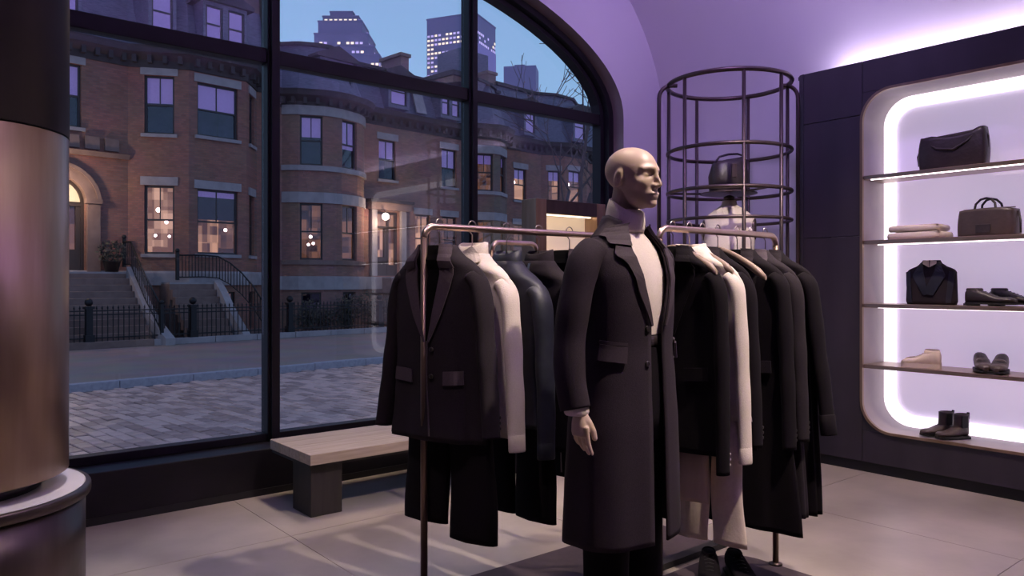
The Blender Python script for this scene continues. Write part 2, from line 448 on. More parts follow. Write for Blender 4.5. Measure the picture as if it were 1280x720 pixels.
for a, b in zip(edges, edges[1:]):
    ra = a + (.043 if a in MULL else 0); rb = b - (.043 if b in MULL else 0)
    MB().box(ra, rb, GY - .06, GY + .03, WZ - .048, WZ + .048).build('transom', M['black_metal'], win, bevel=.005)
    MB().box(ra, rb, GY - .06, GY + .03, SILL + .001, SILL + .05).build('bottom_rail', M['black_metal'], win, bevel=.004)
    MB().box(ra, rb, GY - .005, GY + .005, SILL + .051, WZ - .049).build('pane', M['glass'], win)
    n = 14
    top = [(lerp(ra, rb, i/n), max(arch_z(lerp(ra, rb, i/n), FA - .05, FH - .05), WZ + .06)) for i in range(n + 1)]
    poly = [(ra, WZ + .049), (rb, WZ + .049)] + list(reversed(top))
    MB().prism(poly, GY - .005, GY + .005, lambda p, q, h: (p, h, q)).build('pane', M['glass'], win)
MB().box(WC - WA + .003, WC + WA - .003, YF - .02, GY + .10, .0, SILL).build('sill_panel', M['black_metal'], win, bevel=.006)
MB().box(WC - WA + .003, WC + WA - .003, YF - .028, YF - .0205, 0, .04).build('kick_strip', M['kick'], win)

# ================================================================ the column on its round plinth (left)
CX, CY = .221, 3.835
t = thing('plinth', 'round dark plinth with white top under the bronze column', 'plinth', (CX, CY, 0))
MB().lathe([(.475, 0), (.475, .40)], 72).build('drum', M['bronze_dark'], t)
MB().lathe([(.46, .402), (.492, .402), (.496, .408), (.496, .438), (.492, .444), (.475, .445)], 72, cap0=True).build('rim', M['bronze_dark'], t)
MB().lathe([(.474, .44), (.474, .447), (.470, .449)], 72).build('top', M['white_stone'], t)
t = thing('column', 'thick round column, brushed bronze below and dark above', 'column', (CX, CY, .4495))
MB().lathe([(.31, 0), (.31, .055)], 64).build('neck', M['column_dark'], t)
MB().lathe([(.40, .056), (.412, .064), (.412, 1.46)], 72).build('bronze_sleeve', M['bronze'], t)
MB().lathe([(.406, 1.4605), (.406, 1.466)], 72).build('joint_ring', M['kick'], t)
MB().lathe([(.414, 1.4665), (.414, CEIL - .451)], 72).build('dark_sleeve', M['column_dark'], t)

# ================================================================ lit display unit on the right wall
UX, UYc = 5.20, 1.20
unit = thing('display_unit', 'dark wall unit with backlit rounded niche and five lit levels', 'shelving unit', (UX, UYc, 0), -PI/2)
def unit_T(x, z, y): return (x, y, z)
UL, UR, UT = -1.82, 1.90, 2.82
OX0, OX1, OZ0, OZ1, ORAD = -1.327, 1.40, .29, 2.60, .20
hole = rrect(OX0, OX1, OZ0, OZ1, ORAD, 10)
pt = .03
def panel(x0, x1, z0, z1, name='panel'):
    MB().box(x0 + .002, x1 - .002, 0, pt, z0 + .002, z1 - .002).build(name, M['unit_dark'], unit, bevel=.002)
# left stile: three panels beside a rounded end post
for z0, z1 in ((.07, 1.62), (1.62, 2.45)):
    panel(UL + .06, OX0, z0, z1)
panel(UL + .06, OX0, 2.45, UT)
mbp = MB(); q = [(.06*(1 - math.cos(PI/2*i/8)), .06*(1 - math.sin(PI/2*i/8))) for i in range(9)]
mbp.prism([(UL + a, b) for a, b in q] + [(UL + .06, .40), (UL, .40)], .07, UT, lambda a, b, h: (a, b, h)); mbp.build('end_post', M['unit_dark'], unit)
for x0, x1 in ((OX0, -.2), (-.2, OX1), ):
    panel(x0, x1, OZ1, UT); panel(x0, x1, .07, OZ0)
panel(OX1, UR, .07, UT)
for sx, sz, cx, cz, a0 in ((OX0, OZ0, OX0 + ORAD, OZ0 + ORAD, 180), (OX1, OZ0, OX1 - ORAD, OZ0 + ORAD, 270),
                           (OX1, OZ1, OX1 - ORAD, OZ1 - ORAD, 0), (OX0, OZ1, OX0 + ORAD, OZ1 - ORAD, 90)):
    poly = [(sx, sz)] + [(cx + ORAD*math.cos(R(a0 + 9*i)), cz + ORAD*math.sin(R(a0 + 9*i))) for i in range(11)]
    MB().prism(poly, .001, pt - .001, lambda a, b, h: (a, h, b)).build('corner_panel', M['unit_dark'], unit)
MB().box(UL + .02, UR, .02, .05, 0, .069).build('kick_plate', M['kick'], unit)
MB().box(UL, UR, .031, .42, UT - .03, UT - .004).build('top_board', M['unit_dark'], unit)
MB().box(UL, UL + .02, .41, .44, .07, UT).build('end_panel', M['unit_dark'], unit)
ND = .33
def ring_strip(x0, x1, z0, z1, r, y0, y1, n=10):
    h = rrect(x0, x1, z0, z1, r, n)
    return [[(x, y0, z), (x, y1, z)] for x, z in h] + [[(h[0][0], y0, h[0][1]), (h[0][0], y1, h[0][1])]]
MB().rings(ring_strip(OX0 + .004, OX1 - .004, OZ0 + .004, OZ1 - .004, ORAD, .012, ND), closed=False).build('niche_lining', M['liner'], unit)
# bronze lip around the opening
h0 = rrect(OX0 - .012, OX1 + .012, OZ0 - .012, OZ1 + .012, ORAD + .012, 10); h1 = rrect(OX0 + .006, OX1 - .006, OZ0 + .006, OZ1 - .006, ORAD - .006, 10)
rg = [[(a[0], -.012, a[1]), (b[0], -.012, b[1]), (b[0], .010, b[1]), (a[0], .010, a[1])] for a, b in zip(h0, h1)]; rg.append(rg[0])
MB().rings(rg, smooth=False, cap0=False, cap1=False).build('opening_rim', M['bronze'], unit)
MB().box(OX0, OX1, ND, ND + .02, OZ0, OZ1).build('back_panel', M['back_panel'], unit)
# led strip that runs round the back corner
g = .022
h0 = rrect(OX0 + .007, OX1 - .007, OZ0 + .007, OZ1 - .007, ORAD - .01, 10); h1 = rrect(OX0 + .085, OX1 - .085, OZ0 + .085, OZ1 - .085, ORAD - .06, 10)
rg = [[(a[0], ND - g, a[1]), (b[0], ND - g, b[1]), (b[0], ND - .002, b[1]), (a[0], ND - .002, a[1])] for a, b in zip(h0, h1)]; rg.append(rg[0])
MB().rings(rg, smooth=False, cap0=False, cap1=False).build('led_strip', M['led_white'], unit)
SHELF = (.739, 1.154, 1.587, 2.03)
for z in SHELF:
    s = MB().box(OX0 + .006, OX1 - .006, .004, ND - .03, z - .026, z).build('shelf_board', M['shelf'], unit, bevel=.002)
    ly = .016 if z > 2 else .12
    MB().box(OX0 + .05, OX1 - .05, ly, ly + .014, z - .031, z - .0262).build('led_strip', M['led_soft'], s)
# cove strip on top of the unit
MB().box(UL + .12, UR - .05, .30, .34, UT - .003, UT + .03).build('cove_led', M['led_violet'], unit)

# ================================================================ lit bronze display case at the right end of the window
t = thing('display_case', 'bronze framed display case with warm lit recess before the window', 'display case', (3.83, 4.36, 0))
DW, DH, DD = .76, 1.94, .17
MB().box(0, .11, 0, DD, 0, DH).build('side_frame', M['bronze'], t, bevel=.004)
MB().box(DW - .10, DW, 0, DD, 0, DH).build('side_frame', M['bronze'], t, bevel=.004)
MB().box(.1105, DW - .1005, 0, DD, DH - .11, DH - .001).build('top_frame', M['bronze_dark'], t, bevel=.004)
MB().box(.1105, DW - .1005, 0, DD, 0, .30).build('bottom_frame', M['bronze_dark'], t, bevel=.004)
MB().box(.1105, DW - .1005, DD - .03, DD - .002, .3005, DH - .1105).build('lit_panel', M['case_panel'], t)
for x0, x1, z0, z1 in ((.1115, .122, .31, DH - .13), (.14, DW - .12, DH - .117, DH - .1115)):
    MB().box(x0, x1, .05, .075, z0, z1).build('led_strip', M['led_warm'], t)

# ================================================================ bench
t = thing('bench', 'low bench with pale plank top and dark slab legs under window', 'bench', (1.80, 3.905, 0))
BL = 1.75
for i in range(4):
    y0 = .56*i/4
    MB().box(0, BL, y0 + .001, y0 + .139, .302, .36).build('plank', M['oak'], t, bevel=.003)
MB().box(.004, BL - .004, .02, .54, .285, .3015).build('rail', M['dark_oak'], t)
for x in (.03, BL - .22):
    MB().box(x, x + .19, .06, .30, 0, .2845).build('leg', M['dark_oak'], t, bevel=.004)

# ================================================================ floor mats
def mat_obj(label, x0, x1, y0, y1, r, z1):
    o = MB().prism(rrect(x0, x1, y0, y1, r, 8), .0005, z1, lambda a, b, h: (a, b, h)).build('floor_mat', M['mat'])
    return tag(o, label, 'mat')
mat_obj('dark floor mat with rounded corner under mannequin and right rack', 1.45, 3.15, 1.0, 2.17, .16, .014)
mat_obj('dark floor mat with the clothes shadow built in under the left rack', 1.15, 3.20, 2.26, 2.71, .03, .012)  # dark slab also stands in for shade under the hanging clothes

# ================================================================ outside: the street runs at a slight angle
SA = R(6.97); SZ = -.80
def street_pos(u, v, z=0):
    return (u*math.cos(SA) - v*math.sin(SA), u*math.sin(SA) + v*math.cos(SA), SZ + z)
def out_thing(name, label, cat, u, v, z=0, group=None):
    return thing(name, label, cat, street_pos(u, v, z), SA, group)

# ---- ground
so = street_pos(0, 0, 0)
road = struct(MB().box(-14, 48, 5.2, 16.4, -.14, -.045).build('street', M['street'], None, so, SA))
struct(MB().box(-14, 48, 16.56, 29, -.14, .10).build('sidewalk', M['sidewalk'], None, so, SA))
kerb = struct(thing('kerb', None, None, so, SA))
MB().box(-14, 48, 16.40, 16.56, -.14, .02).build('kerb_bed', M['granite'], kerb)
ks = MB().box(-.745, .745, -.095, .095, -.12, .062).build('kerb_stone', M['granite'], kerb, (0, 16.47, .065), 0, bevel=.012)
for k in range(1, 24):
    child_copy(ks, kerb, (2.0 + 1.5*k - 1.5, 16.47 + random.uniform(-.006, .006), .065 + random.uniform(-.008, .008)))
ks.location = (.5, 16.47, .065)

# ---- pavers nearest the window: 300 single ones, the rest as one part
def paver_mb(mb, u, v, z, w, l, tu=0, tv=0):
    b = .012
    lo = [(-w, -l, 0), (w, -l, 0), (w, l, 0), (-w, l, 0)]
    def P(x, y, zz): return (u + x, v + y, z + zz + tu*x + tv*y)
    vs = [P(x, y, -.05) for x, y, _ in lo] + [P(x, y, -.008) for x, y, _ in lo] + [P(x*(1 - b/w), y*(1 - b/l), 0) for x, y, _ in lo]
    fs = [(8, 9, 10, 11)]
    for i in range(4):
        j = (i+1) % 4
        fs += [(i, j, 4+j, 4+i), (4+i, 4+j, 8+j, 8+i)]
    mb.add(vs, fs)
PW, PL = .19, .345
road_bed = MB().box(.4, 14.5, 5.6, 16.3, -.044, -.035).build('paver_bed', M['joint'], road)
cells = []
for i in range(int(13.6/PW)):
    u = .6 + PW*(i + .5); off = (i % 2)*PL*.5
    for j in range(int(10.5/PL)):
        v = 5.8 + off + PL*(j + .5)
        if v < 16.15: cells.append((u, v))
ca, sa_ = math.cos(SA), math.sin(SA)
def depth_key(c):
    x, y, _ = street_pos(c[0], c[1]); zc = .636*x + .772*y; xc = .772*x - .636*y
    px = 640 + 957*xc/zc; py = 353 + 957*2.1/zc
    vis = (60 < px < 500) and py < 600
    return (0 if vis else 1, zc)
cells.sort(key=depth_key)
pm = []
for k in range(5):
    mb = MB(); paver_mb(mb, 0, 0, 0, PW/2 - .008, PL/2 - .008, random.uniform(-.06, .06), random.uniform(-.03, .03))
    me = mb.mesh('paver'); me.materials.append(M['paver']); pm.append(me)
for k, (u, v) in enumerate(cells[:300]):
    o = bpy.data.objects.new('paver', pm[k % 5]); COL.objects.link(o); o.parent = road
    o.location = (u, v, random.uniform(-.006, .006)); o.rotation_euler = (0, 0, random.uniform(-.02, .02))
mb = MB()
for u, v in cells[300:]:
    paver_mb(mb, u, v, random.uniform(-.006, .006), PW/2 - .008, PL/2 - .008, random.uniform(-.06, .06), random.uniform(-.03, .03))
o = mb.build('far_paver', M['paver'], road); o['kind'] = 'stuff'

# ---- houses: walls as panels with real openings
class Face:
    def __init__(self, p0, p1):
        self.p0 = Vector(p0); d = Vector(p1) - self.p0; self.L = d.length; self.d = d/self.L
        self.n = Vector((self.d.y, -self.d.x))
    def P(self, s, n, z):
        q = self.p0 + self.d*s + self.n*n
        return (q.x, q.y, z)
def wall_panel(mb, F, z0, z1, holes, depth=.24):
    ss = sorted({0, F.L} | {h[0] for h in holes} | {h[1] for h in holes})
    zs = sorted({z0, z1} | {h[2] for h in holes} | {h[3] for h in holes})
    for a, b in zip(ss, ss[1:]):
        for c, d in zip(zs, zs[1:]):
            m_, k_ = (a+b)/2, (c+d)/2
            if any(h[0] < m_ < h[1] and h[2] < k_ < h[3] for h in holes): continue
            mb.add([F.P(a, 0, c), F.P(b, 0, c), F.P(b, 0, d), F.P(a, 0, d)], [(0, 1, 2, 3)])
    for a, b, c, d in holes:
        q = [(a, c), (b, c), (b, d), (a, d)]
        vs = [F.P(s, 0, z) for s, z in q] + [F.P(s, -depth, z) for s, z in q]
        mb.add(vs, [(i, (i+1) % 4, 4 + (i+1) % 4, 4 + i) for i in range(4)])

def window(root, F, s0, s1, z0, z1, room='dark', blind=.0, stone='limestone', curtain=False, lamp=False, lintel=True, shade=0, cols=2, nm='window'):
    """sash window: frame > panes, blind, room, curtains"""
    P = F.P; fw = .07
    mb = MB()
    for a, b, c, d in ((s0, s0+fw, z0, z1), (s1-fw, s1, z0, z1), (s0+fw, s1-fw, z1-fw, z1), (s0+fw, s1-fw, z0, z0+fw)):
        mb.box(a, b, -.20, -.10, c, d, P)
    zm = lerp(z0, z1, .5)
    mb.box(s0+fw, s1-fw, -.18, -.10, zm-.03, zm+.03, P)
    sm = (s0+s1)/2
    if cols == 2: mb.box(sm-.015, sm+.015, -.17, -.12, zm+.03, z1-fw, P)
    fr = mb.build(nm, M['sash'], root)
    MB().box(s0+fw, s1-fw, -.155, -.145, z0+fw, zm-.03, P).build('pane', M['far_glass'], fr)
    MB().box(s0+fw, s1-fw, -.135, -.128, zm+.03, z1-fw, P).build('pane', M['far_glass'], fr)
    if blind > 0:
        zb = lerp(z1-fw, z0+fw, blind)
        MB().box(s0+fw, s1-fw, -.185, -.165, zb, z1-fw, P).build('blind', M['blind'], fr)
    if shade:
        MB().box(s0+fw, s1-fw, -.21, -.19, lerp(z1-fw, z0+fw, shade), z1-fw, P).build('roller_shade', M['shade'], fr)
    rm = MB(); e = .15; D = -1.1
    q = [(s0-e, z0-e), (s1+e, z0-e), (s1+e, z1+e), (s0-e, z1+e)]
    vs = [P(s, -.245, z) for s, z in q] + [P(s, D, z) for s, z in q]
    rm.add(vs, [(i, (i+1) % 4, 4+(i+1) % 4, 4+i) for i in range(4)] + [(4, 5, 6, 7)])
    rm.build('room', M['room_' + room], fr)
    if curtain:
        for a, b in ((s0+fw, s0+fw+.2), (s1-fw-.2, s1-fw)):
            n = 13; rg = []
            for zz in (z0+fw, z1-fw):
                rg.append([P(lerp(a, b, i/(n-1)), -.22 + .02*math.sin(i*2.0), zz) for i in range(n)])
            c = MB().rings(rg, closed=False).build('curtain', M['curtain'], fr)
    if lamp:
        for ls, lz, r in lamp:
            c = P(lerp(s0, s1, ls), -.55, lerp(z0, z1, lz))
            MB().ball(c, r, 10, 6).build('lamp', M['bulb'], fr)
    if lintel:
        MB().box(s0-.12, s1+.12, -.02, .045, z1+.002, z1+.30, P).build('lintel', M[stone], root)
        MB().box(s0-.10, s1+.10, -.02, .09, z0-.12, z0-.002, P).build('sill', M[stone], root)
    return fr

def offset_path(pts, d):
    """offset a plan polyline outwards (towards the street) with mitres"""
    out = []
    for i, p in enumerate(pts):
        p = Vector(p)
        ns = []
        if i > 0: t_ = (p - Vector(pts[i-1])).normalized(); ns.append(Vector((t_.y, -t_.x)))
        if i < len(pts)-1: t_ = (Vector(pts[i+1]) - p).normalized(); ns.append(Vector((t_.y, -t_.x)))
        n = sum(ns, Vector((0, 0))).normalized(); k = 1/max(n.dot(ns[0]), .5)
        q = p + n*d*k; out.append((q.x, q.y))
    return out
def band(mb, pts, prof):
    """sweep a profile [(out, z)] along a plan path"""
    cols = [offset_path(pts, o) for o, z in prof]
    mb.rings([[(cols[j][i][0], cols[j][i][1], prof[j][1]) for j in range(len(prof))] for i in range(len(pts))], closed=True, smooth=False)
def strip_band(mb, pts, prof):
    cols = [offset_path(pts, o) for o, z in prof]
    mb.rings([[(cols[j][i][0], cols[j][i][1], prof[j][1]) for j in range(len(prof))] for i in range(len(pts))], closed=False, smooth=False)
def cornice(root, pts, z, mat='cornice'):
    mb = MB(); band(mb, pts, [(0, z-.55), (.06, z-.55), (.08, z-.30), (.30, z-.14), (.42, z-.10), (.46, z+.04), (.50, z+.12), (0, z+.12)])
    mb.build('cornice', M[mat], root)
    d = MB()
    for a, b in zip(pts, pts[1:]):
        F = Face(a, b); n = max(1, int(F.L/.42))
        for i in range(n):
            s = F.L*(i + .5)/n
            d.box(s-.07, s+.07, .05, .27, z-.42, z-.16, F.P)
    o = d.build('bracket', M[mat], root); o['kind'] = 'stuff'
def mansard(root, pts, z, h, inset, vback):
    mb = MB(); strip_band(mb, pts, [(.02, z+.10), (-inset*.55, z + h*.6), (-inset, z+h)])
    mb.build('slate_slope', M['slate'], root)
    top = offset_path(pts, -inset)
    mb = MB()
    vs = [(x, y, z+h) for x, y in top] + [(top[-1][0], vback, z+h+.5), (top[0][0], vback, z+h+.5)]
    mb.add(vs, [tuple(range(len(vs)))])
    mb.build('roof_top', M['slate'], root)
    mb = MB(); band(mb, pts, [(-inset-.1, z+h-.02), (-inset+.16, z+h-.02), (-inset+.16, z+h+.12), (-inset-.1, z+h+.12)])
    mb.build('roof_coping', M['cornice'], root)
def dormer(root, u0, u1, v, z0, z1, n=1, ped=True):
    F = Face((u0, v), (u1, v)); P = F.P; L_ = F.L
    mb = MB()
    holes = []
    for i in range(n):
        a = L_*(i + .12)/n; b = L_*(i + .88)/n; holes.append((a, b, z0 + .15, z1 - .12))
    wall_panel(mb, F, z0, z1, holes, .12)
    mb.add([P(0, 0, z0), P(0, 0, z1), P(0, -1.4, z1), P(0, -1.4, z0)], [(0, 1, 2, 3)])
    mb.add([P(L_, 0, z0), P(L_, 0, z1), P(L_, -1.4, z1), P(L_, -1.4, z0)], [(0, 1, 2, 3)])
    d = mb.build('dormer', M['slate'], root)
    for a, b, c, e_ in holes:
        m2 = MB()
        for q in ((a, a+.06, c, e_), (b-.06, b, c, e_), (a, b, c, c+.06), (a, b, e_-.06, e_), (a, b, (c+e_)/2-.025, (c+e_)/2+.025)):
            m2.box(q[0], q[1], -.10, -.04, q[2], q[3], P)
        m2.build('window_frame', M['sash'], d)
        MB().box(a+.06, b-.06, -.085, -.075, c+.06, e_-.06, P).build('pane', M['far_glass'], d)
        MB().box(a+.05, b-.05, -.12, -.10, c+.05, e_-.05, P).build('blind', M['blind'], d)
    if ped:
        m3 = MB()
        m3.prism([(-.22, z1), (L_+.22, z1), (L_+.22, z1+.12), (L_/2, z1+.12+.28*L_), (-.22, z1+.12)], -1.2, .16, lambda s, z, n_: P(s, n_, z))
    else:
        m3 = MB().box(-.15, L_+.15, -1.2, .15, z1, z1+.14, P)
    m3.build('dormer_roof', M['cornice'], d)
def chimney(root, u, v, z0, z1, w=.9, d=.6):
    c = MB().box(u-w/2, u+w/2, v-d/2, v+d/2, z0, z1).build('chimney', M['brick_dark'], root)
    MB().box(u-w/2-.08, u+w/2+.08, v-d/2-.08, v+d/2+.08, z1+.001, z1+.15).build('chimney_cap', M['brownstone'], c)

def arched_door(root, F, s0, s1, z0, zs, room='fanlight', lampspots=()):
    """double door with side lights, transom and a half-round fanlight; the stone surround is proud of the brick"""
    P = F.P; c = (s0+s1)/2; r = (s1-s0)/2
    door = MB()
    for a, b in ((s0, s0+.10), (s1-.10, s1), (c-.07, c+.07)):
        door.box(a, b, -.30, -.16, z0, zs, P)
    door.box(s0+.1, s1-.1, -.30, -.16, zs-.12, zs, P)
    door.box(s0+.1, c-.07, -.29, -.2, z0, z0+.75, P); door.box(c+.07, s1-.1, -.29, -.2, z0, z0+.75, P)
    for a, b in ((s0+.1, c-.07), (c+.07, s1-.1)):
        door.box(a, a+.14, -.28, -.2, z0+.75, zs-.12, P); door.box(b-.14, b, -.28, -.2, z0+.75, zs-.12, P)
    d = door.build('entrance_door', M['door_wood'], root)
    for a, b in ((s0+.24, c-.21), (c+.21, s1-.24)):
        MB().box(a, b, -.26, -.25, z0+.75, zs-.12, P).build('pane', M['far_glass'], d)
        MB().box(a, b, -.34, -.32, z0+.75, zs-.12, P).build('lit_hall', M['room_dim'], d)
    n = 16
    if room:
        arc = [(c + (r-.08)*math.cos(PI*i/n), zs + .04 + (r-.08)*math.sin(PI*i/n)) for i in range(n+1)]
        MB().prism(arc, -.30, -.28, lambda s, z, h: P(s, h, z)).build('fanlight', M['fanlight'], d)
        ring = [[P(c + q*math.cos(PI*i/n), h, zs + q*math.sin(PI*i/n)) for q, h in ((r-.09, -.26), (r, -.26), (r, -.16), (r-.09, -.16))] for i in range(n+1)]
        MB().rings(ring, smooth=False).build('arch_frame', M['door_wood'], d)
        # spandrels fill the square hole down to the arch, then a stone arch on top
        sp = MB()
        for sgn in (-1, 1):
            poly = [(c + sgn*r, zs + r + .02)] + [(c + sgn*r*math.cos(PI/2*i/8), zs + r*math.sin(PI/2*i/8)) for i in range(9)] + [(c, zs + r + .02)]
            sp.prism(poly, -.2, .01, lambda s, z, h: P(s, h, z))
        sp.build('spandrel', M['brownstone'], root)
        ring = [[P(c + q*math.cos(PI*i/n), h, zs + q*math.sin(PI*i/n)) for q, h in ((r+.005, -.14), (r+.34, -.02), (r+.34, .10), (r+.005, .10))] for i in range(n+1)]
        MB().rings(ring, smooth=False).build('stone_arch', M['brownstone'], root)
        ring = [[P(c + q*math.cos(PI*i/n), h, zs + q*math.sin(PI*i/n)) for q, h in ((r+.34, 0), (r+.46, 0), (r+.46, .16), (r+.34, .16))] for i in range(n+1)]
        MB().rings(ring, smooth=False).build('hood_mould', M['brownstone'], root)
    for a in (s0-.42, s1+.02):
        MB().box(a, a+.40, -.05, .14, z0-.3, zs, P).build('pilaster', M['brownstone'], root)
        MB().box(a-.05, a+.45, -.05, .20, zs-.02, zs+.14, P).build('capital', M['brownstone'], root)
    return d
def wall_lantern(label, u, v, z, watts, color=(1, .74, .48), r=.16):
    t = out_thing('lantern', label, 'lantern', u, v, z)
    MB().ball((0, 0, 0), r, 16, 10).build('globe', M['bulb'], t)
    MB().tube([(0, 0, r), (0, 0, r+.14), (0, .30, r+.18)], .018, 6).build('bracket', M['iron'], t)
    l = bpy.data.lights.new('lantern_light', 'POINT'); l.energy = watts; l.color = color; l.shadow_soft_size = r
    lo = bpy.data.objects.new('lantern_light', l); COL.objects.link(lo); lo.parent = t; lo.location = (0, -.35, -.15)

# ------------------------------------------------ house with the canted bay (left)
VF = 28.0
ha = out_thing('rowhouse', 'brown brick rowhouse with canted bay, arched lit door and slate roof', 'house', 0, 0, 0)
pA = [(-3.0, VF), (10.1, VF), (11.75, 26.9), (13.9, 26.9), (14.9, VF), (15.6, VF)]
ZA = 10.05
wall = MB()
faces = [Face(a, b) for a, b in zip(pA, pA[1:])]
wins = {0: [(10.75, 11.62, 7.25, 9.35)], 1: [(.52, 1.50, 7.3, 9.35), (.52, 1.50, 3.1, 5.5)],
        2: [(.30, 1.82, 7.35, 9.25), (.30, 1.82, 3.12, 5.45)], 3: [(.42, 1.12, 7.35, 9.25), (.42, 1.12, 3.12, 5.4)]}
extra0 = [(10.05, 11.75, 2.45, 5.62)]
base_holes = {2: [(.40, 1.70, .35, 1.75)], 3: [(.4, 1.1, .35, 1.75)]}
for i, F in enumerate(faces):
    wall_panel(wall, F, 0, ZA, wins.get(i, []) + (extra0 if i == 0 else []) + base_holes.get(i, []))
wall.build('brick_wall', M['brick_red'], ha)
MB().box(-3, 15.6, VF + 3.6, VF + 3.8, 0, 14.2).build('rear_wall', M['brick_dark'], ha)
MB().box(15.45, 15.6, VF + .3, VF + 3.6, 0, 13.6).build('party_wall', M['brick_dark'], ha)
mb = MB(); band(mb, pA, [(0, 2.0), (.09, 2.0), (.09, 2.42), (.05, 2.5), (0, 2.5)]); mb.build('stone_band', M['limestone'], ha)
mb = MB(); band(mb, pA, [(0, 0), (.12, 0), (.12, .3), (0, .3)]); mb.build('base_course', M['brownstone'], ha)
mb = MB(); band(mb, pA[:2], [(0, 6.35), (.12, 6.35), (.20, 6.5), (0, 6.5)]); mb.build('string_course', M['brownstone'], ha)
F = faces[0]
window(ha, F, *wins[0][0], room='dark', blind=.5, stone='limestone')
for j in range(5):
    MB().box(9.85 + j*.62, 10.30 + j*.62, 0, .10, 6.58, 7.0, F.P).build('carved_panel', M['brownstone'], ha)
F = faces[1]
window(ha, F, *wins[1][0], room='dark', blind=.46)
window(ha, F, *wins[1][1], room='glow', stone='limestone', lamp=((.35, .66, .085), (.62, .48, .065), (.25, .28, .055), (.72, .27, .05)), curtain=False)
F = faces[2]
window(ha, F, *wins[2][0], room='dark', blind=.48)
window(ha, F, *wins[2][1], room='warm', blind=.09, shade=.46, lamp=((.86, .40, .065),))
F = faces[3]
window(ha, F, *wins[3][0], room='dark', blind=.3); window(ha, F, *wins[3][1], room='dim')
for k in base_holes:
    window(ha, faces[k], *base_holes[k][0], room='dim', lintel=False)
arched_door(ha, faces[0], 10.05, 11.75, 2.45, 4.76)
cornice(ha, pA, ZA + .10); mansard(ha, pA, ZA + .2, 3.6, 1.1, VF + 3.6)
dormer(ha, 10.4, 11.35, 27.0, 10.55, 12.35); dormer(ha, 12.1, 13.75, 26.55, 10.5, 12.1, 2)
dormer(ha, 7.6, 8.5, 27.55, 10.6, 12.4)
chimney(ha, 15.0, 29.4, 10.2, 14.6, .9, 1.2)
wall_lantern('glowing round lantern over the arched door on the left', 7.72, 27.55, 5.2, 150)

# ------------------------------------------------ house with the round bay (middle)
hb = out_thing('rowhouse', 'brown brick rowhouse with round bow front and lamp lit porch', 'house', 0, 0, 0)
RB, UB, VB = 2.37, 18.0, 29.27
def bow(a): return (UB + RB*math.sin(R(a)), VB - RB*math.cos(R(a)))
angs = [-57.5, -49, -41, -17, -7, 2, 26, 36, 46, 57.5]
pB = [(15.6, VF)] + [bow(a) for a in angs] + [(20.2, VF), (22.6, VF), (26.2, VF)]
ZB = 9.60
faces = [Face(a, b) for a, b in zip(pB, pB[1:])]
wall = MB(); WB = {}
for i, F in enumerate(faces):
    hs = []
    if i in (3, 6): hs = [(.05, F.L-.05, 6.85, 8.85), (.05, F.L-.05, 3.02, 5.3), (.1, F.L-.1, .4, 1.7)]
    if i == 11: hs = [(.60, 1.55, 6.75, 8.55), (.42, 1.75, 2.40, 5.3)]
    if i == 12: hs = [(1.93, 2.9, 6.75, 8.6), (1.93, 2.9, 3.05, 5.3), (.3, 1.2, 3.05, 5.3)]
    WB[i] = hs; wall_panel(wall, F, 0, ZB, hs)
wall.build('brick_wall', M['brick_rose'], hb)
MB().box(15.6, 26.2, VF + 3.6, VF + 3.8, 0, 12.6).build('rear_wall', M['brick_dark'], hb)
bayp = pB[1:11]
mb = MB(); band(mb, bayp, [(0, 8.87), (.07, 8.87), (.07, 9.25), (0, 9.25)]); mb.build('stone_band', M['limestone'], hb)
mb = MB(); band(mb, bayp, [(0, 6.62), (.10, 6.62), (.10, 6.83), (0, 6.83)]); mb.build('stone_band', M['limestone'], hb)
mb = MB(); band(mb, bayp, [(0, 5.32), (.07, 5.32), (.07, 5.75), (0, 5.75)]); mb.build('stone_band', M['limestone'], hb)
mb = MB(); band(mb, bayp, [(0, 2.82), (.09, 2.82), (.09, 3.0), (0, 3.0)]); mb.build('stone_band', M['brownstone'], hb)
mb = MB(); band(mb, pB, [(0, 1.8), (.10, 1.8), (.10, 2.35), (0, 2.35)]); mb.build('stone_band', M['limestone'], hb)
for i, bl, rm in ((3, .34, 'dim'), (6, .2, 'dim')):
    h = WB[i]
    window(hb, faces[i], *h[0], room='dark', blind=.42 if i == 3 else .6, lintel=False)
    window(hb, faces[i], *h[1], room='dim', lintel=False, lamp=((.5, .42, .07), (.62, .3, .06), (.4, .28, .06)) if i == 3 else ((.35, .25, .07),))
    window(hb, faces[i], *h[2], room='dark', lintel=False)
F = faces[11]
window(hb, F, *WB[11][0], room='dark', blind=.45)
# porch door: stone frame, glazed leaf and side lights under a cornice hood
s0, s1, z0, z1 = WB[11][1]
d = MB()
for a, b in ((s0, s0+.1), (s1-.1, s1), (s0+.78, s0+.86)): d.box(a, b, -.3, -.18, z0, z1, F.P)
d.box(s0+.1, s1-.1, -.3, -.18, z1-.1, z1, F.P); d.box(s0+.1, s1-.1, -.3, -.18, z0+2.15, z0+2.25, F.P)
d.box(s0+.1, s0+.26, -.28, -.2, z0, z0+2.15, F.P); d.box(s0+.62, s0+.78, -.28, -.2, z0, z0+2.15, F.P); d.box(s0+.26, s0+.62, -.28, -.2, z0, z0+.85, F.P)
d.box(s0+.86, s1-.1, -.28, -.2, z0, z0+.5, F.P)
dd = d.build('entrance_door', M['door_wood'], hb)
for a, b, c, e_ in ((s0+.26, s0+.62, z0+.85, z0+2.15), (s0+.86, s1-.1, z0+.5, z0+2.15), (s0+.1, s1-.1, z0+2.25, z1-.1)):
    MB().box(a, b, -.25, -.24, c, e_, F.P).build('pane', M['far_glass'], dd)
    MB().box(a, b, -.34, -.32, c, e_, F.P).build('lit_hall', M['room_warm'], dd)
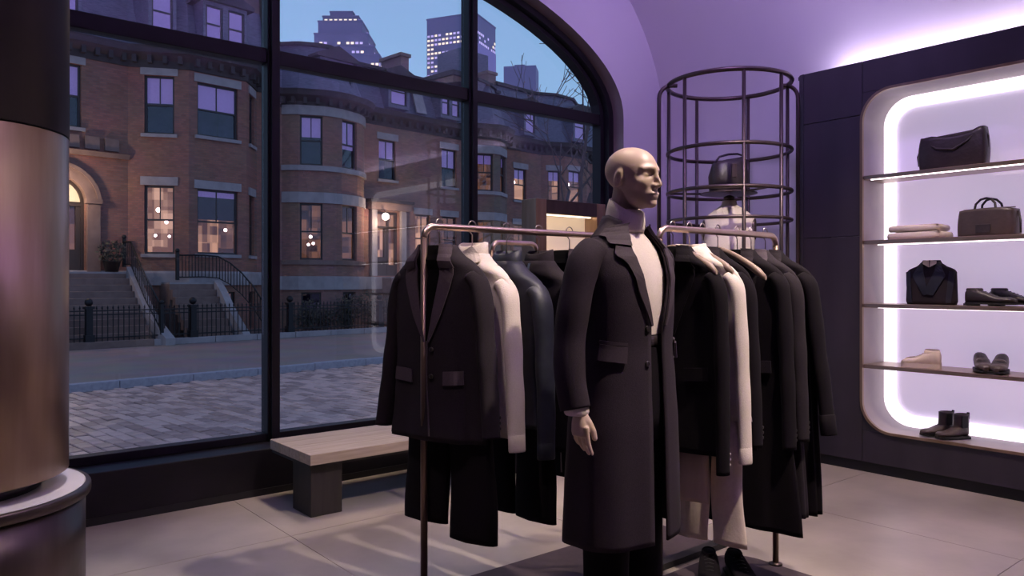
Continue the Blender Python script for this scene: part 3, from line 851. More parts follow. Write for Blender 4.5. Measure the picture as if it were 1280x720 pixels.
for a in (s0-.30, s1+.02): MB().box(a, a+.28, -.05, .16, z0, z1+.05, F.P).build('pilaster', M['limestone'], hb)
MB().box(s0-.45, s1+.45, -.02, .34, z1+.052, z1+.36, F.P).build('door_hood', M['brownstone'], hb)
MB().box(s0-.55, s1+.55, -.02, .44, z1+.361, z1+.50, F.P).build('hood_cornice', M['cornice'], hb)
F = faces[12]
window(hb, F, *WB[12][0], room='dark', blind=.5); window(hb, F, *WB[12][1], room='dim'); window(hb, F, *WB[12][2], room='warm')
cornice(hb, pB, ZB + .1); mansard(hb, pB, ZB + .2, 2.1, .8, VF + 3.6)
dormer(hb, 17.3, 18.9, 27.25, 10.0, 11.35, 2, True); dormer(hb, 21.1, 22.3, 27.7, 10.0, 11.5, 1, True); dormer(hb, 24.2, 25.5, 27.7, 10.0, 11.5, 2, False)
chimney(hb, 22.4, 28.9, 9.8, 12.6, .45, 1.5)
# sky light in the slope
MB().prism([(22.9, 10.05), (23.5, 10.05), (23.5, 11.2), (22.9, 11.2)], 0, .08, lambda a, z, h: (a, 27.97 + (z-9.8)*.36 - .12 - h, z)).build('skylight', M['limestone'], hb)
wall_lantern('bright round porch lantern beside the door with hood', 20.75, 27.45, 5.02, 110)

# ------------------------------------------------ corner house with the second bow (right of the middle)
hc = out_thing('rowhouse', 'brick rowhouse with narrow bow front left of the bare tree', 'house', 0, 0, 0)
UB2 = 27.55
def bow2(a): return (UB2 + 1.55*math.sin(R(a)), 28.75 - 1.55*math.cos(R(a)))
pC = [(26.2, VF)] + [bow2(a) for a in (-61, -46, -8, 8, 46, 61)] + [(29.1, VF)]
ZC = 9.75
faces = [Face(a, b) for a, b in zip(pC, pC[1:])]
wall = MB()
for i, F in enumerate(faces):
    hs = [(.06, F.L-.06, 6.7, 8.55), (.06, F.L-.06, 3.0, 5.2)] if i in (2, 4) else []
    wall_panel(wall, F, 0, ZC, hs)
wall.build('brick_wall', M['brick_dark'], hc)
for i in (2, 4):
    F = faces[i]
    window(hc, F, .06, F.L-.06, 6.7, 8.55, room='dim', blind=.25, lintel=False); window(hc, F, .06, F.L-.06, 3.0, 5.2, room='dim', lintel=False)
for z in (8.57, 5.22): mb = MB(); band(mb, pC[1:7], [(0, z), (.07, z), (.07, z+.4), (0, z+.4)]); mb.build('stone_band', M['limestone'], hc)
for z in (6.5, 2.8): mb = MB(); band(mb, pC[1:7], [(0, z), (.09, z), (.09, z+.18), (0, z+.18)]); mb.build('stone_band', M['limestone'], hc)
MB().box(26.2, 29.1, VF + 3.6, VF + 3.8, 0, 12.6).build('rear_wall', M['brick_dark'], hc)
cornice(hc, pC, ZC + .1); mansard(hc, pC, ZC + .2, 2.2, .6, VF + 3.6)
chimney(hc, 28.9, 29.4, 10, 13.2, .6, .9)

# ------------------------------------------------ far house behind the tree
hd = out_thing('rowhouse', 'far brick rowhouse partly hidden behind the bare tree', 'house', 0, 0, 0)
pD = [(29.1, VF), (31.8, VF), (33.0, 27.3), (35.0, 27.3), (36.2, VF), (40, VF)]
faces = [Face(a, b) for a, b in zip(pD, pD[1:])]
wall = MB(); WD = {0: [(.55, 1.5, 6.5, 8.2), (.5, 1.6, 2.9, 5.2)], 1: [(.4, 1.1, 6.6, 8.3), (.4, 1.1, 2.9, 5.2)], 2: [(.35, 1.5, 6.6, 8.4), (.35, 1.5, 2.9, 5.2)], 4: [(.8, 1.8, 6.6, 8.3), (.8, 1.8, 2.9, 5.2)]}
for i, F in enumerate(faces): wall_panel(wall, F, 0, 9.6, WD.get(i, []))
wall.build('brick_wall', M['brick_red'], hd)
for i, hs in WD.items():
    for k, h in enumerate(hs): window(hd, faces[i], *h, room='warm' if (k == 0 and i in (0, 2)) else 'dim', blind=.3 if k == 0 else 0, lamp=((.5, .6, .13),) if (k == 0 and i in (0, 2)) else False)
MB().box(29.1, 40, VF + 3.6, VF + 3.8, 0, 12.6).build('rear_wall', M['brick_dark'], hd)
cornice(hd, pD, 9.7); mansard(hd, pD, 9.8, 2.9, .9, VF + 3.6)
dormer(hd, 30.1, 31.1, 27.7, 10.0, 11.7); dormer(hd, 33.4, 34.6, 27.0, 10.0, 11.7)
he = out_thing('rowhouse', 'dark flat roofed block rising above the far houses', 'house', 37, 36, 0)
MB().box(-4.5, 6, 0, 5, 0, 15.2).build('brick_wall', M['brick_dark'], he); MB().box(-4.7, 6.2, -.2, 5.2, 15.201, 15.5).build('parapet', M['cornice'], he)
MB().box(-3.2, -.6, .8, 3, 15.501, 17.4).build('roof_hut', M['slate'], he)

# ------------------------------------------------ stoops
def stoop(label, u0, u1, vtop, ztop, n, tread, flare=0.0, cheek=True):
    t = out_thing('stoop', label, 'steps', u0, vtop, .10)
    w = u1 - u0; rise = ztop/n
    MB().box(0, w, 0, VF - vtop - .12, 0, ztop - .06).build('landing', M['brownstone'], t)
    MB().box(0, w, 0, VF - vtop - .12, ztop - .059, ztop).build('landing_slab', M['limestone'], t)
    for i in range(n-1):
        z = ztop - rise*(i+1)
        MB().box(0, w, -tread*(i+1) - .03, -tread*i - .001, 0 if i == n-2 else max(0, z - rise*1.4), z).build('step', M['brownstone'], t, bevel=.012)
    return t
st = stoop('wide stone stoop climbing to the arched door at the left', 6.6, 9.75, 27.2, 2.35, 11, .235)
def cheek_wall(t, x0, x1, ztop, n, tread, curve=0):
    L_ = tread*(n-1); mb = MB(); rg = []
    for i in range(13):
        k = i/12; y = -L_*k*1.08
        z = lerp(ztop + .18, .22, k) + curve*math.sin(PI*k)
        sh = .9*max(0, k - .55)**1.5
        rg.append([(x0 + sh, y, 0), (x1 + sh, y, 0), (x1 + sh, y, z), (x0 + sh, y, z)])
    mb.rings(rg, smooth=False); mb.build('cheek_wall', M['limestone'], t)
cheek_wall(st, 3.16, 3.46, 2.35, 11, .235); cheek_wall(st, -.30, -.01, 2.35, 11, .235)
def railing(label, u, v, z, path, step=.12, h=.85):
    """iron stair rail: hand rail, base rail, newel posts and single balusters"""
    t = out_thing('stair_railing', label, 'railing', u, v, z)
    MB().tube([(x, y, zz + h) for x, y, zz in path], .028, 6).build('hand_rail', M['iron'], t)
    MB().tube([(x, y, zz + .08) for x, y, zz in path], .018, 6).build('base_rail', M['iron'], t)
    for p in (path[0], path[-1]):
        MB().box(p[0]-.05, p[0]+.05, p[1]-.05, p[1]+.05, p[2] - .02, p[2] + h + .1).ball((p[0], p[1], p[2] + h + .16), .08, 10, 6).build('newel_post', M['iron'], t)
    src = MB().box(-.011, .011, -.011, .011, 0, h - .08).build('baluster', M['iron'], t)
    acc = 0; first = True
    for a, b in zip(path, path[1:]):
        d = (Vector(b) - Vector(a)); n = max(1, int(math.hypot(d.x, d.y)/step + .5))
        for i in range(n):
            q = Vector(a) + d*(i + .5)/n
            if first: src.location = (q.x, q.y, q.z + .08); first = False
            else: child_copy(src, t, (q.x, q.y, q.z + .08))
railing('straight iron railing down the right side of the wide stoop', 9.75, 27.2, .10,
        [(.15, .6, 2.55), (.15, 0, 2.52), (.15, -1.2, 1.4), (.25, -2.3, .36)])
st2 = stoop('narrower stone steps with curved cheek wall before the bay', 10.95, 12.5, 26.6, 2.0, 8, .22)
cheek_wall(st2, 1.56, 1.82, 1.9, 8, .22, .22)
railing('curved iron railing sweeping down beside the narrower steps', 12.6, 26.6, .10,
        [(-1.3, .2, 2.1), (-.4, .15, 2.12), (.1, .05, 2.08), (.35, -.3, 1.86), (.6, -.7, 1.5), (.85, -1.1, 1.0), (1.05, -1.5, .40)])
stoop('short stone stoop under the lamp lit porch door', 20.9, 22.2, 27.2, 2.25, 10, .22)

# ------------------------------------------------ street fence on its stone kerb
fe = out_thing('iron_fence', 'black iron picket fence on stone kerb along the sidewalk', 'fence', 0, 25.0, .10)
kb = MB().box(-.74, .74, -.16, .16, 0, .20).build('kerb_stone', M['limestone'], fe, (5.0, 0, 0), bevel=.015)
for k in range(1, 15): child_copy(kb, fe, (5.0 + 1.5*k, 0, 0))
for z in (.32, 1.02, 1.14):
    MB().box(4.3, 26.5, -.018, .018, z - .018, z + .018).build('rail', M['iron'], fe)
pk = MB().box(-.012, .012, -.012, .012, .201, 1.20).lathe([(.022, 1.20), (.028, 1.23), (.002, 1.31)], 6).build('picket', M['iron'], fe, (4.4, 0, 0))
k = 1
while 4.4 + .155*k < 26.4:
    child_copy(pk, fe, (4.4 + .155*k, 0, 0)); k += 1
def newel(u):
    n_ = MB().box(u-.13, u+.13, -.13, .13, 0, .42).box(u-.09, u+.09, -.09, .09, .42, 1.20).box(u-.13, u+.13, -.13, .13, 1.20, 1.27)
    n_.ball((u, 0, 1.40), .12, 12, 8).build('newel_post', M['iron'], fe)
for u in (7.9, 11.05, 14.6, 18.6, 22.6): newel(u)

# ------------------------------------------------ shrubs and the bare tree
def leaf_cloud(mb, c, rad, n, size, rnd):
    for _ in range(n):
        while True:
            p = Vector((rnd.uniform(-1, 1), rnd.uniform(-1, 1), rnd.uniform(-1, 1)))
            if .35 < p.length < 1: break
        q = Vector((c[0] + p.x*rad[0], c[1] + p.y*rad[1], c[2] + p.z*rad[2]))
        a = Vector((rnd.gauss(0, 1), rnd.gauss(0, 1), rnd.gauss(0, 1))).normalized()
        b = a.orthogonal().normalized(); s = size*rnd.uniform(.6, 1.3)
        c_ = a.cross(b)*.06*s
        mb.add([q - a*s, q + b*s*.4 + c_, q + a*s, q - b*s*.4 + c_], [(0, 1, 2), (0, 2, 3)])
def shrub(label, u, v, w, h, seed, warm=False):
    rnd = random.Random(seed)
    t = out_thing('shrub', label, 'shrub', u, v, .10, None)
    mb = MB()
    for _ in range(7):
        leaf_cloud(mb, (rnd.uniform(-.6, .6)*w, rnd.uniform(-.25, .25), h*rnd.uniform(.3, .75)), (w*.5, .45, h*.3), 130, .085, rnd)
    o = mb.build('foliage', M['foliage'], t); o['kind'] = 'stuff'
    if warm:
        mb = MB(); leaf_cloud(mb, (0, -.1, h*.6), (w*.8, .5, h*.42), 120, .08, rnd)
        o = mb.build('dry_leaf', M['dry_leaf'], t); o['kind'] = 'stuff'
    mb = MB()
    for _ in range(7):
        a = rnd.uniform(0, 6.28); mb.tube([(0, 0, 0), (math.cos(a)*w*.3, math.sin(a)*.2, h*.4), (math.cos(a)*w*.55, math.sin(a)*.35, h*.85)], [.025, .018, .006], 5)
    mb.build('stem', M['bark'], t)
for k, (u, v, w, h, lab) in enumerate([
    (16.3, 26.0, .8, 1.5, 'dark leafy shrub behind fence at left end of bow front'),
    (17.6, 25.8, .9, 1.8, 'tall dark shrub under the left window of bow front'),
    (19.0, 25.9, .9, 1.7, 'dense dark shrub between bow front and porch steps'),
    (20.3, 25.8, .8, 2.1, 'shrub with dry orange leaves left of the porch steps'),
    (22.6, 25.9, .9, 2.2, 'shrub with dry orange leaves right of the porch steps'),
    (24.3, 25.9, 1.0, 1.9, 'dark shrub behind fence beyond the porch steps')]):
    shrub(lab, u, v, w, h, 40 + k, 'orange' in lab)
t = out_thing('planter', 'dark bushy pot plant at the top of the wide stoop', 'plant', 9.35, 27.35, 2.45)
MB().lathe([(.20, 0), (.27, .34), (.29, .36), (.25, .36)], 14).build('pot', M['iron'], t)
mb = MB(); leaf_cloud(mb, (0, 0, .66), (.46, .4, .42), 420, .075, random.Random(3)); o = mb.build('foliage', M['foliage'], t); o['kind'] = 'stuff'

def bare_tree(label, u, v, h, seed):
    rnd = random.Random(seed)
    t = out_thing('bare_tree', label, 'tree', u, v, 0)
    trunk = MB(); twigs = MB(); leaves = MB()
    def grow(p, d, L_, r, lev):
        pts = [p]; q = p.copy(); dd = d.copy()
        for i in range(4):
            dd = (dd + Vector((rnd.gauss(0, .13), rnd.gauss(0, .13), rnd.gauss(.07, .06)))).normalized()
            q = q + dd*L_/4; pts.append(q.copy())
        rs = [max(.020 if lev < 5 else .014, r*(1 - .45*i/4)) for i in range(5)]
        (trunk if lev < 2 else twigs).tube(pts, rs, 7 if lev < 2 else 4, flat=1)
        if lev >= 3:
            for _ in range(2 if lev == 3 else 1):
                if rnd.random() < .30:
                    leaf_cloud(leaves, tuple(pts[rnd.randint(1, 4)]), (.12, .12, .12), 2, .09, rnd)
        if lev >= 5: return
        for _ in range(4 if lev < 2 else 3):
            k = rnd.randint(2, 4); a = rnd.uniform(0, 6.28); sp = rnd.uniform(.45, .85)
            o1 = dd.orthogonal().normalized(); o2 = dd.cross(o1)
            nd = (dd + (o1*math.cos(a) + o2*math.sin(a))*sp).normalized()
            grow(pts[k], nd, L_*rnd.uniform(.62, .8), rs[k]*.66, lev + 1)
    grow(Vector((0, 0, 0)), Vector((0, 0, 1)), h*.34, .24, 0)
    trunk.build('trunk', M['bark'], t)
    o = twigs.build('twig', M['bark'], t); o['kind'] = 'stuff'
    o = leaves.build('dry_leaf', M['dry_leaf'], t); o['kind'] = 'stuff'
bare_tree('bare street tree with a few dry leaves before the far house', 23.6, 20.2, 17.5, 23)

# ------------------------------------------------ skyline towers
def cam_pos(px, D):
    xc = (px - 640)/957*D
    return (.636*D + .772*xc, .772*D - .636*xc)
def tower(label, px, D, tiers, rot, mat, rows, seed, violet_side=False):
    rnd = random.Random(seed)
    x, y = cam_pos(px, D)
    t = thing('office_tower', label, 'tower', (x, y, SZ), rot)
    for (w, d, z0, z1, cx) in tiers:
        MB().box(cx - w/2, cx + w/2, -d/2, d/2, z0, z1).build('tier', M[mat], t)
        if z1 - z0 > 6:
            MB().box(cx - w/2 - .2, cx + w/2 + .2, -d/2 - .2, d/2 + .2, z1 + .001, z1 + .6).build('parapet', M[mat], t)
    if violet_side:
        w, d, z0, z1, cx = tiers[0]
        MB().box(cx + w/2 + .01, cx + w/2 + .5, -d/2 + .5, d/2 - .5, z0, z1 - 12).build('side_cladding', M['tower_violet'], t)
    a, b = MB(), MB()
    for (w, d, z0, z1, cx, dens, full) in rows:
        nz = max(1, int((z1 - z0)/1.9)); nx = int(w/1.7)
        for k in range(nz):
            z = z0 + (k + .5)*(z1 - z0)/nz
            rowlit = rnd.random()
            for i in range(nx):
                xx = cx - w/2 + (i + .5)*w/nx
                pr = full if full else (dens if rowlit < .85 else dens*.45)
                if rnd.random() < pr:
                    m_ = a if (full or rnd.random() < .55) else b
                    m_.box(xx - .55, xx + .55, -d/2 - .12, -d/2 - .01, z - .42, z + .42)
            ny = int(d/1.7)
            for i in range(ny):
                yy = -d/2 + (i + .5)*d/ny
                for sx in (-1, 1):
                    if rnd.random() < (full or dens*.6):
                        (a if rnd.random() < .4 else b).box(cx + sx*w/2 - .1, cx + sx*w/2 + .1, yy - .55, yy + .55, z - .5, z + .5)
    for m_, mt in ((a, 'tower_light'), (b, 'tower_light_cool')):
        if m_.v:
            o = m_.build('lit_window', M[mt], t); o['kind'] = 'stuff'
D1 = 300
k1 = D1/957
tower('stepped office tower with lit crown, left on the skyline', 436, D1,
      [(88*k1, 60*k1, 0, (353-78)*k1 + 2, 0), (76*k1, 52*k1, 60, (353-66)*k1 + 2, -2*k1), (66*k1, 46*k1, 70, (353-50)*k1+2, -4*k1), (54*k1, 40*k1, 80, (353-34)*k1+2, -6*k1), (44*k1, 34*k1, 90, (353-27)*k1+2, -6*k1), (28*k1, 26*k1, 95, (353-20)*k1+2, -6*k1)],
      R(-40), 'tower', [(88*k1, 60*k1, 58, (353-79)*k1, 0, .9, 0), (76*k1, 52*k1, (353-78)*k1 + 3, (353-67)*k1 + 1, -2*k1, .9, 0), (66*k1, 46*k1, (353-64)*k1 + 2, (353-51)*k1, -4*k1, .8, 0), (42*k1, 34*k1, (353-34)*k1 + 2.3, (353-28.5)*k1 + 2, -6*k1, 1, 1)], 5)
D2 = 340; k2 = D2/957
tower('square office tower with lit floors, behind the second mullion', 581, D2,
      [(66*k2, 60*k2, 0, (353-30)*k2 + 2, -4*k2), (20*k2, 20*k2, 100, (353-27)*k2 + 2, 2*k2)], R(-62), 'tower',
      [(66*k2, 60*k2, 76, (353-42)*k2, -4*k2, .85, 0)], 9, True)
D3 = 200; k3 = D3/957
x, y = cam_pos(652, D3)
t = thing('office_tower', 'low violet flat roofed block at the right of the skyline', 'tower', (x, y, SZ), R(-48))
MB().box(-20*k3, 20*k3, -15*k3, 15*k3, 0, (353-86)*k3 + 2).build('tier', M['tower'], t)
MB().box(-8*k3, 5*k3, -6*k3, 6*k3, (353-86)*k3 + 2.001, (353-82)*k3 + 2).build('roof_hut', M['tower'], t)

# ================================================================ clothes rails
def rail(label, x0, x1, y, h, group=None, rr=.0135, foot=.0, zfoot=.014, base=None):
    """bronze rail: one bent tube with two uprights, feet"""
    t = thing('clothes_rail', label, 'clothes rack', ((x0+x1)/2, y, 0), 0, group)
    a, b = x0 - (x0+x1)/2, x1 - (x0+x1)/2
    rad = .045; top = []
    for i in range(9):
        q = PI/2*i/8; top.append((a + rad*(1 - math.cos(q)), 0, h - rad*(1 - math.sin(q))))
    for i in range(9):
        q = PI/2*i/8; top.append((b - rad*(1 - math.sin(q)), 0, h - rad*(1 - math.cos(q))))
    MB().tube(top, rr, 14, up=(0, 1, 0)).build('top_rail', M['brass'], t)
    for x in (a, b):
        MB().tube([(x, 0, zfoot), (x, 0, h - rad + .002)], rr, 14).build('upright', M['bronze_mid'], t)
        MB().lathe([(.03, 0), (.03, .006), (rr + .003, .012)], 16, (x, 0, zfoot)).build('foot', M['bronze_dark'], t)
    return t
RH = 1.512
lr = rail('left bronze clothes rail carrying dark jackets, cream shirt and navy jacket', 1.575, 2.52, 2.43, RH)
rr_ = rail('right bronze clothes rail carrying black coats and cream garments', 2.332, 3.15, 1.93, RH)
MB().box(-.25, .47, .30, .355, .0, .028).build('base_bar', M['kick'], rr_)
MB().box(-.25, -.21, -.02, .355, .0145, .027).build('base_arm', M['kick'], rr_)
rail('small bronze clothes rail behind the left rail, near the window', 2.47, 2.78, 3.16, RH, zfoot=0)

# ================================================================ hangers
def hanger(label, loc, rz, mat='hanger_dark', w=.195, drop=.095, arm=.115, group=None):
    """origin = point of the rail the hook hangs on"""
    t = thing('clothes_hanger', label, 'hanger', loc, rz, group)
    p = []
    for i in range(11):
        q = R(-30 + 210*i/10); p.append((.019*math.cos(q)*0, .0225*math.cos(q), .0005 + .0225*math.sin(q) - .006))
    p = p + [(0, -.0225, -.012), (0, -.012, -.028), (0, 0, -.038), (0, 0, -drop)]
    MB().tube(p, .0024, 6).build('hook', M['hook'], t)
    rg = []
    for i in range(17):
        k = -1 + 2*i/16; x = w*k
        z = -drop - .012 - (abs(k)**1.35)*arm; yb = .018*abs(k)**2
        hh = lerp(.013, .020, abs(k)); ww = lerp(.008, .017, abs(k))
        if i in (0, 16): hh *= .5; ww *= .5
        rg.append([(x, -yb + ww*math.cos(a)*1, z + hh*math.sin(a)) for a in [2*PI*j/10 for j in range(10)]])
    MB().rings(rg).build('shoulder_bar', M[mat], t)
    return t

# ================================================================ garments
def sup(c, e): return math.copysign(abs(c)**e, c)
class Body:
    """closed garment body made of level rings; front is -y"""
    def __init__(self, tab, n=2.6, folds=(), N=56):
        self.tab = sorted(tab); self.n = n; self.folds = folds; self.N = N
    def at(self, z): return interp(self.tab, z)                     # w, d, yc
    def fold(self, a, z):
        s = 0
        for k, ph, amp, z0 in self.folds:
            s += amp*max(0, min(1, (z0 - z)/.45))*math.sin(k*a + ph + z*1.1)
        return s
    def pt(self, a, z, off=0):
        """a = 0 at the front, growing towards +x"""
        w, d, yc = self.at(z); e = 2/self.n
        f = 1 + self.fold(a, z)
        x = w*sup(math.sin(a), e)*f; y = -d*sup(math.cos(a), e)*f
        l = math.hypot(x/w/w, y/d/d) or 1
        return (x + off*x/w/w/l, yc + y + off*y/d/d/l, z)
    def ang(self, x, z):
        w, d, yc = self.at(z); k = max(-1, min(1, x/w))
        return math.asin(max(-1, min(1, math.copysign(abs(k)**(self.n/2), k))))
    def front(self, x, z, off): return self.pt(self.ang(x, z), z, off)
    def zs(self, step=.02):
        z0, z1 = self.tab[0][0], self.tab[-1][0]; n = max(2, int((z1 - z0)/step))
        return [lerp(z0, z1, i/n) for i in range(n+1)]
    def mesh(self, mb, closed_top=True):
        rg = []
        zs = self.zs()
        # inner lip at the hem
        for s, dz in ((.80, .06), (.93, .012)):
            rg.append([((p[0])*s, p[1]*s, zs[0] + dz) for p in (self.pt(2*PI*k/self.N, zs[0]) for k in range(self.N))])
        for z in zs: rg.append([self.pt(2*PI*k/self.N, z) for k in range(self.N)])
        mb.rings(rg); return mb
    def strip(self, mb, edge_a, edge_b, off, th, nu=6):
        """raised cloth strip between two polylines [(x,z)] on the front"""
        n = len(edge_a); top = []; bot = []
        for (xa, za), (xb, zb) in zip(edge_a, edge_b):
            top.append([self.front(lerp(xa, xb, j/nu), lerp(za, zb, j/nu), off + th) for j in range(nu+1)])
            bot.append([self.front(lerp(xa, xb, j/nu), lerp(za, zb, j/nu), off) for j in range(nu+1)])
        ring = [t_ + list(reversed(b_)) for t_, b_ in zip(top, bot)]
        mb.rings(ring, smooth=False); return mb
def poly_line(pts, n=14):
    """resample a polyline evenly by parameter"""
    out = []
    m = len(pts) - 1
    for i in range(n):
        k = i/(n-1)*m; j = min(int(k), m-1); f = k - j
        out.append((lerp(pts[j][0], pts[j+1][0], f), lerp(pts[j][1], pts[j+1][1], f)))
    return out
def sleeve_mesh(path, r0, r1, flat=.72, folds=.0, n=18, seed=0):
    P = [Vector(p) for p in path]; m = 16; rnd = random.Random(seed)
    # resample smooth (Catmull-Rom)
    Q = []
    for i in range(len(P)-1):
        a = P[max(i-1, 0)]; b = P[i]; c = P[i+1]; d = P[min(i+2, len(P)-1)]
        for j in range(8):
            t = j/8
            Q.append(.5*((2*b) + (c - a)*t + (2*a - 5*b + 4*c - d)*t*t + (3*b - a - 3*c + d)*t**3))
    Q.append(P[-1])
    rg = []; N = len(Q); ph = rnd.uniform(0, 6)
    up = Vector((0, 1, 0))
    for i, p in enumerate(Q):
        t = (Q[min(i+1, N-1)] - Q[max(i-1, 0)]).normalized(); k = i/(N-1)
        r = lerp(r0, r1, k**.8)*(1 + folds*math.sin(k*26 + ph)*math.sin(PI*min(1, k*1.1)))
        if i == 0: r *= .55
        if i == 1: r *= .88
        nn = (up - t*up.dot(t)).normalized(); bb = t.cross(nn)
        rg.append([p + nn*math.cos(2*PI*j/n)*r + bb*math.sin(2*PI*j/n)*r*flat for j in range(n)])
    last = rg[-1]; c = Q[-1]; t = (Q[-1] - Q[-2]).normalized()
    rg.append([c + (q - c)*.85 - t*.006 for q in last]); rg.append([c + (q - c)*.8 - t*.05 for q in last])
    return MB().rings(rg)
def button(parent, body, x, z, r=.009, mat='button', off=.008):
    p = body.front(x, z, off); q = body.front(x, z, off + .01)
    d = (Vector(q) - Vector(p)).normalized()
    MB().tube([Vector(p) - d*.004, Vector(p) + d*.0005, Vector(p) + d*.002], [r, r, r*.8], 10).build('button', M[mat], parent)

def garment(name, label, cat, loc, rz, L=.74, w=.215, d=.085, mat='charcoal', style='blazer', sleeve=.60, spread=.055,
            hem=1.06, lap='suit_lapel', inner='lining', btn='button', fold=.05, seed=1, nk=.072, group=None, cuff=False, forward=.015, sw=.054):
    """origin = hook point on the rail; shoulders hang from about -.10"""
    t = thing(name, label, cat, loc, rz, group)
    rnd = random.Random(seed)
    zt = -.085
    tab = [(zt, nk, .050, .0), (zt - .03, nk + .022, .060, 0), (zt - .06, w*.66, .070, 0), (zt - .095, w*.90, d*.90, 0), (zt - .14, w, d, 0),
           (zt - .26, w*.95, d*1.10, 0), (zt - .42, w*.93, d*1.08, 0), (zt - .60, w*.99, d*1.12, 0), (-L - .08, w*hem, d*1.2*hem, 0)]
    tab = [r_ for r_ in tab if r_[0] >= -L - .08]
    fl = [(5, rnd.uniform(0, 6), fold*.9, zt - .12), (9, rnd.uniform(0, 6), fold*.8, zt - .2), (3, rnd.uniform(0, 6), fold*.5, zt - .1)]
    B = Body(tab, 2.5, fl)
    B.mesh(MB()).build({'blazer': 'jacket_body', 'coat': 'coat_body', 'shirt': 'shirt_body', 'knit': 'knit_body', 'puffer': 'jacket_body'}[style], M[mat], t)
    zh = -L - .08
    for s in (-1, 1):
        sx = w*.90
        path = [(s*sx*.80, 0, zt - .112), (s*(sx + .004), -.002, zt - .175), (s*(sx + .014 + spread*.30), -forward*.4, zt - .20 - sleeve*.33),
                (s*(sx + .016 + spread*.7), -forward, zt - .20 - sleeve*.65), (s*(sx + .018 + spread), -forward*1.8, zt - .16 - sleeve)]
        sl = sleeve_mesh(path, sw, sw*.78, .62, .05, seed=seed*7 + s).build('sleeve', M[mat], t)
        if cuff:
            p1 = Vector(path[-1]); p0 = Vector(path[-2]); dr = (p1 - p0).normalized()
            MB().tube([p1 - dr*.085, p1 - dr*.08, p1 - dr*.004, p1 + dr*.002], [sw*.78, sw*.87, sw*.86, sw*.80], 16, up=(0, 1, 0), flat=.66).build('cuff', M[mat], sl)
        elif style in ('blazer', 'coat'):
            for k in range(3):
                p1 = Vector(path[-1]); c = p1 + Vector((s*.012, sw*.60, .035 + .02*k))
                MB().ball(c, .007, 8, 5).build('cuff_button', M[btn], sl)
        else:
            p1 = Vector(path[-1]); p0 = Vector(path[-2]); dr = (p1 - p0).normalized()
            MB().tube([p1 - dr*.06, p1 - dr*.055, p1 + dr*.0, p1 + dr*.006], [sw*.74, sw*.80, sw*.80, sw*.75], 16, up=(0, 1, 0), flat=.64).build('cuff', M[mat], sl)
    if style in ('blazer', 'coat'):
        vz = zt - (.36 if style == 'blazer' else .40)
        cl = poly_line([(-nk*.62, zt - .002), (-.055, zt - .12), (-.006, vz)]); cr_ = [(-x, z) for x, z in cl]
        B.strip(MB(), cl, cr_, .0015, .002, 10).build('lining', M[inner], t)
        for s in (-1, 1):
            inn = poly_line([(s*nk*.62, zt + .0), (s*.055, zt - .12), (s*.006, vz)])
            out = poly_line([(s*(nk*.9), zt - .004), (s*(nk + .045), zt - .10), (s*.105, zt - .155), (s*.066, zt - .26), (s*.012, vz - .004)])
            B.strip(MB(), inn, out, .006, .005).build('lapel', M[lap], t)
            c0 = poly_line([(s*nk*.55, zt + .004), (s*.058, zt - .085)], 8); c1 = poly_line([(s*nk*.95, zt + .002), (s*(nk + .046), zt - .088)], 8)
            B.strip(MB(), c0, c1, .0125, .004).build('collar', M[lap], t)
            pz = zt - .47
            p0 = poly_line([(s*.075, pz), (s*.165, pz + .006)], 7); p1 = poly_line([(s*.075, pz - .05), (s*.168, pz - .044)], 7)
            B.strip(MB(), p0, p1, .003, .006).build('pocket_flap', M[lap], t)
        e0 = poly_line([(0.002, vz), (.006, (vz + zh)/2), (.022, zh + .02)], 16); e1 = poly_line([(-.004, vz), (.002, (vz + zh)/2), (.017, zh + .02)], 16)
        B.strip(MB(), e0, e1, .002, .004, 1).build('front_edge', M[lap], t)
        for k in range(2 if style == 'blazer' else 3): button(t, B, .022, vz - .03 - .10*k, mat=btn)
    if style in ('shirt', 'puffer', 'knit'):
        # stand collar ring
        rg = []
        ch = .35 if style == 'knit' else 1
        for z, s, dy in ((zt - .012, 1.02, 0), (zt + .018*ch, .98, .002), (zt + .044*ch, .92, .006), (zt + .046*ch, .80, .006), (zt + .01*ch, .78, .003)):
            rg.append([(nk*s*math.sin(2*PI*k/24), -.052*s*math.cos(2*PI*k/24) + dy, z - .018*max(0, math.cos(2*PI*k/24))) for k in range(24)])
        MB().rings(rg, cap0=False, cap1=False).build('collar', M[mat], t)
        if style == 'shirt':
            for s in (-1, 1):
                a = poly_line([(s*.004, zt + .004), (s*.045, zt + .028)], 6); b = poly_line([(s*.040, zt - .062), (s*.082, zt - .03)], 6)
                B.strip(MB(), a, b, .010, .003).build('collar_leaf', M[mat], t)
            a = poly_line([(-.016, zt - .02), (-.016, zh + .01)], 20); b = [(x + .032, z) for x, z in a]
            B.strip(MB(), a, b, .0015, .0025, 2).build('placket', M[mat], t)
            for k in range(5): button(t, B, 0, zt - .07 - .10*k, .005, 'pearl', .006)
        if style == 'puffer':
            a = poly_line([(-.006, zt - .01), (-.006, zh + .01)], 20); b = [(x + .012, z) for x, z in a]
            B.strip(MB(), a, b, .001, .004, 2).build('zip', M['zip'], t)
            button(t, B, -.05, zt - .02, .007, 'pearl', .006)
    return t

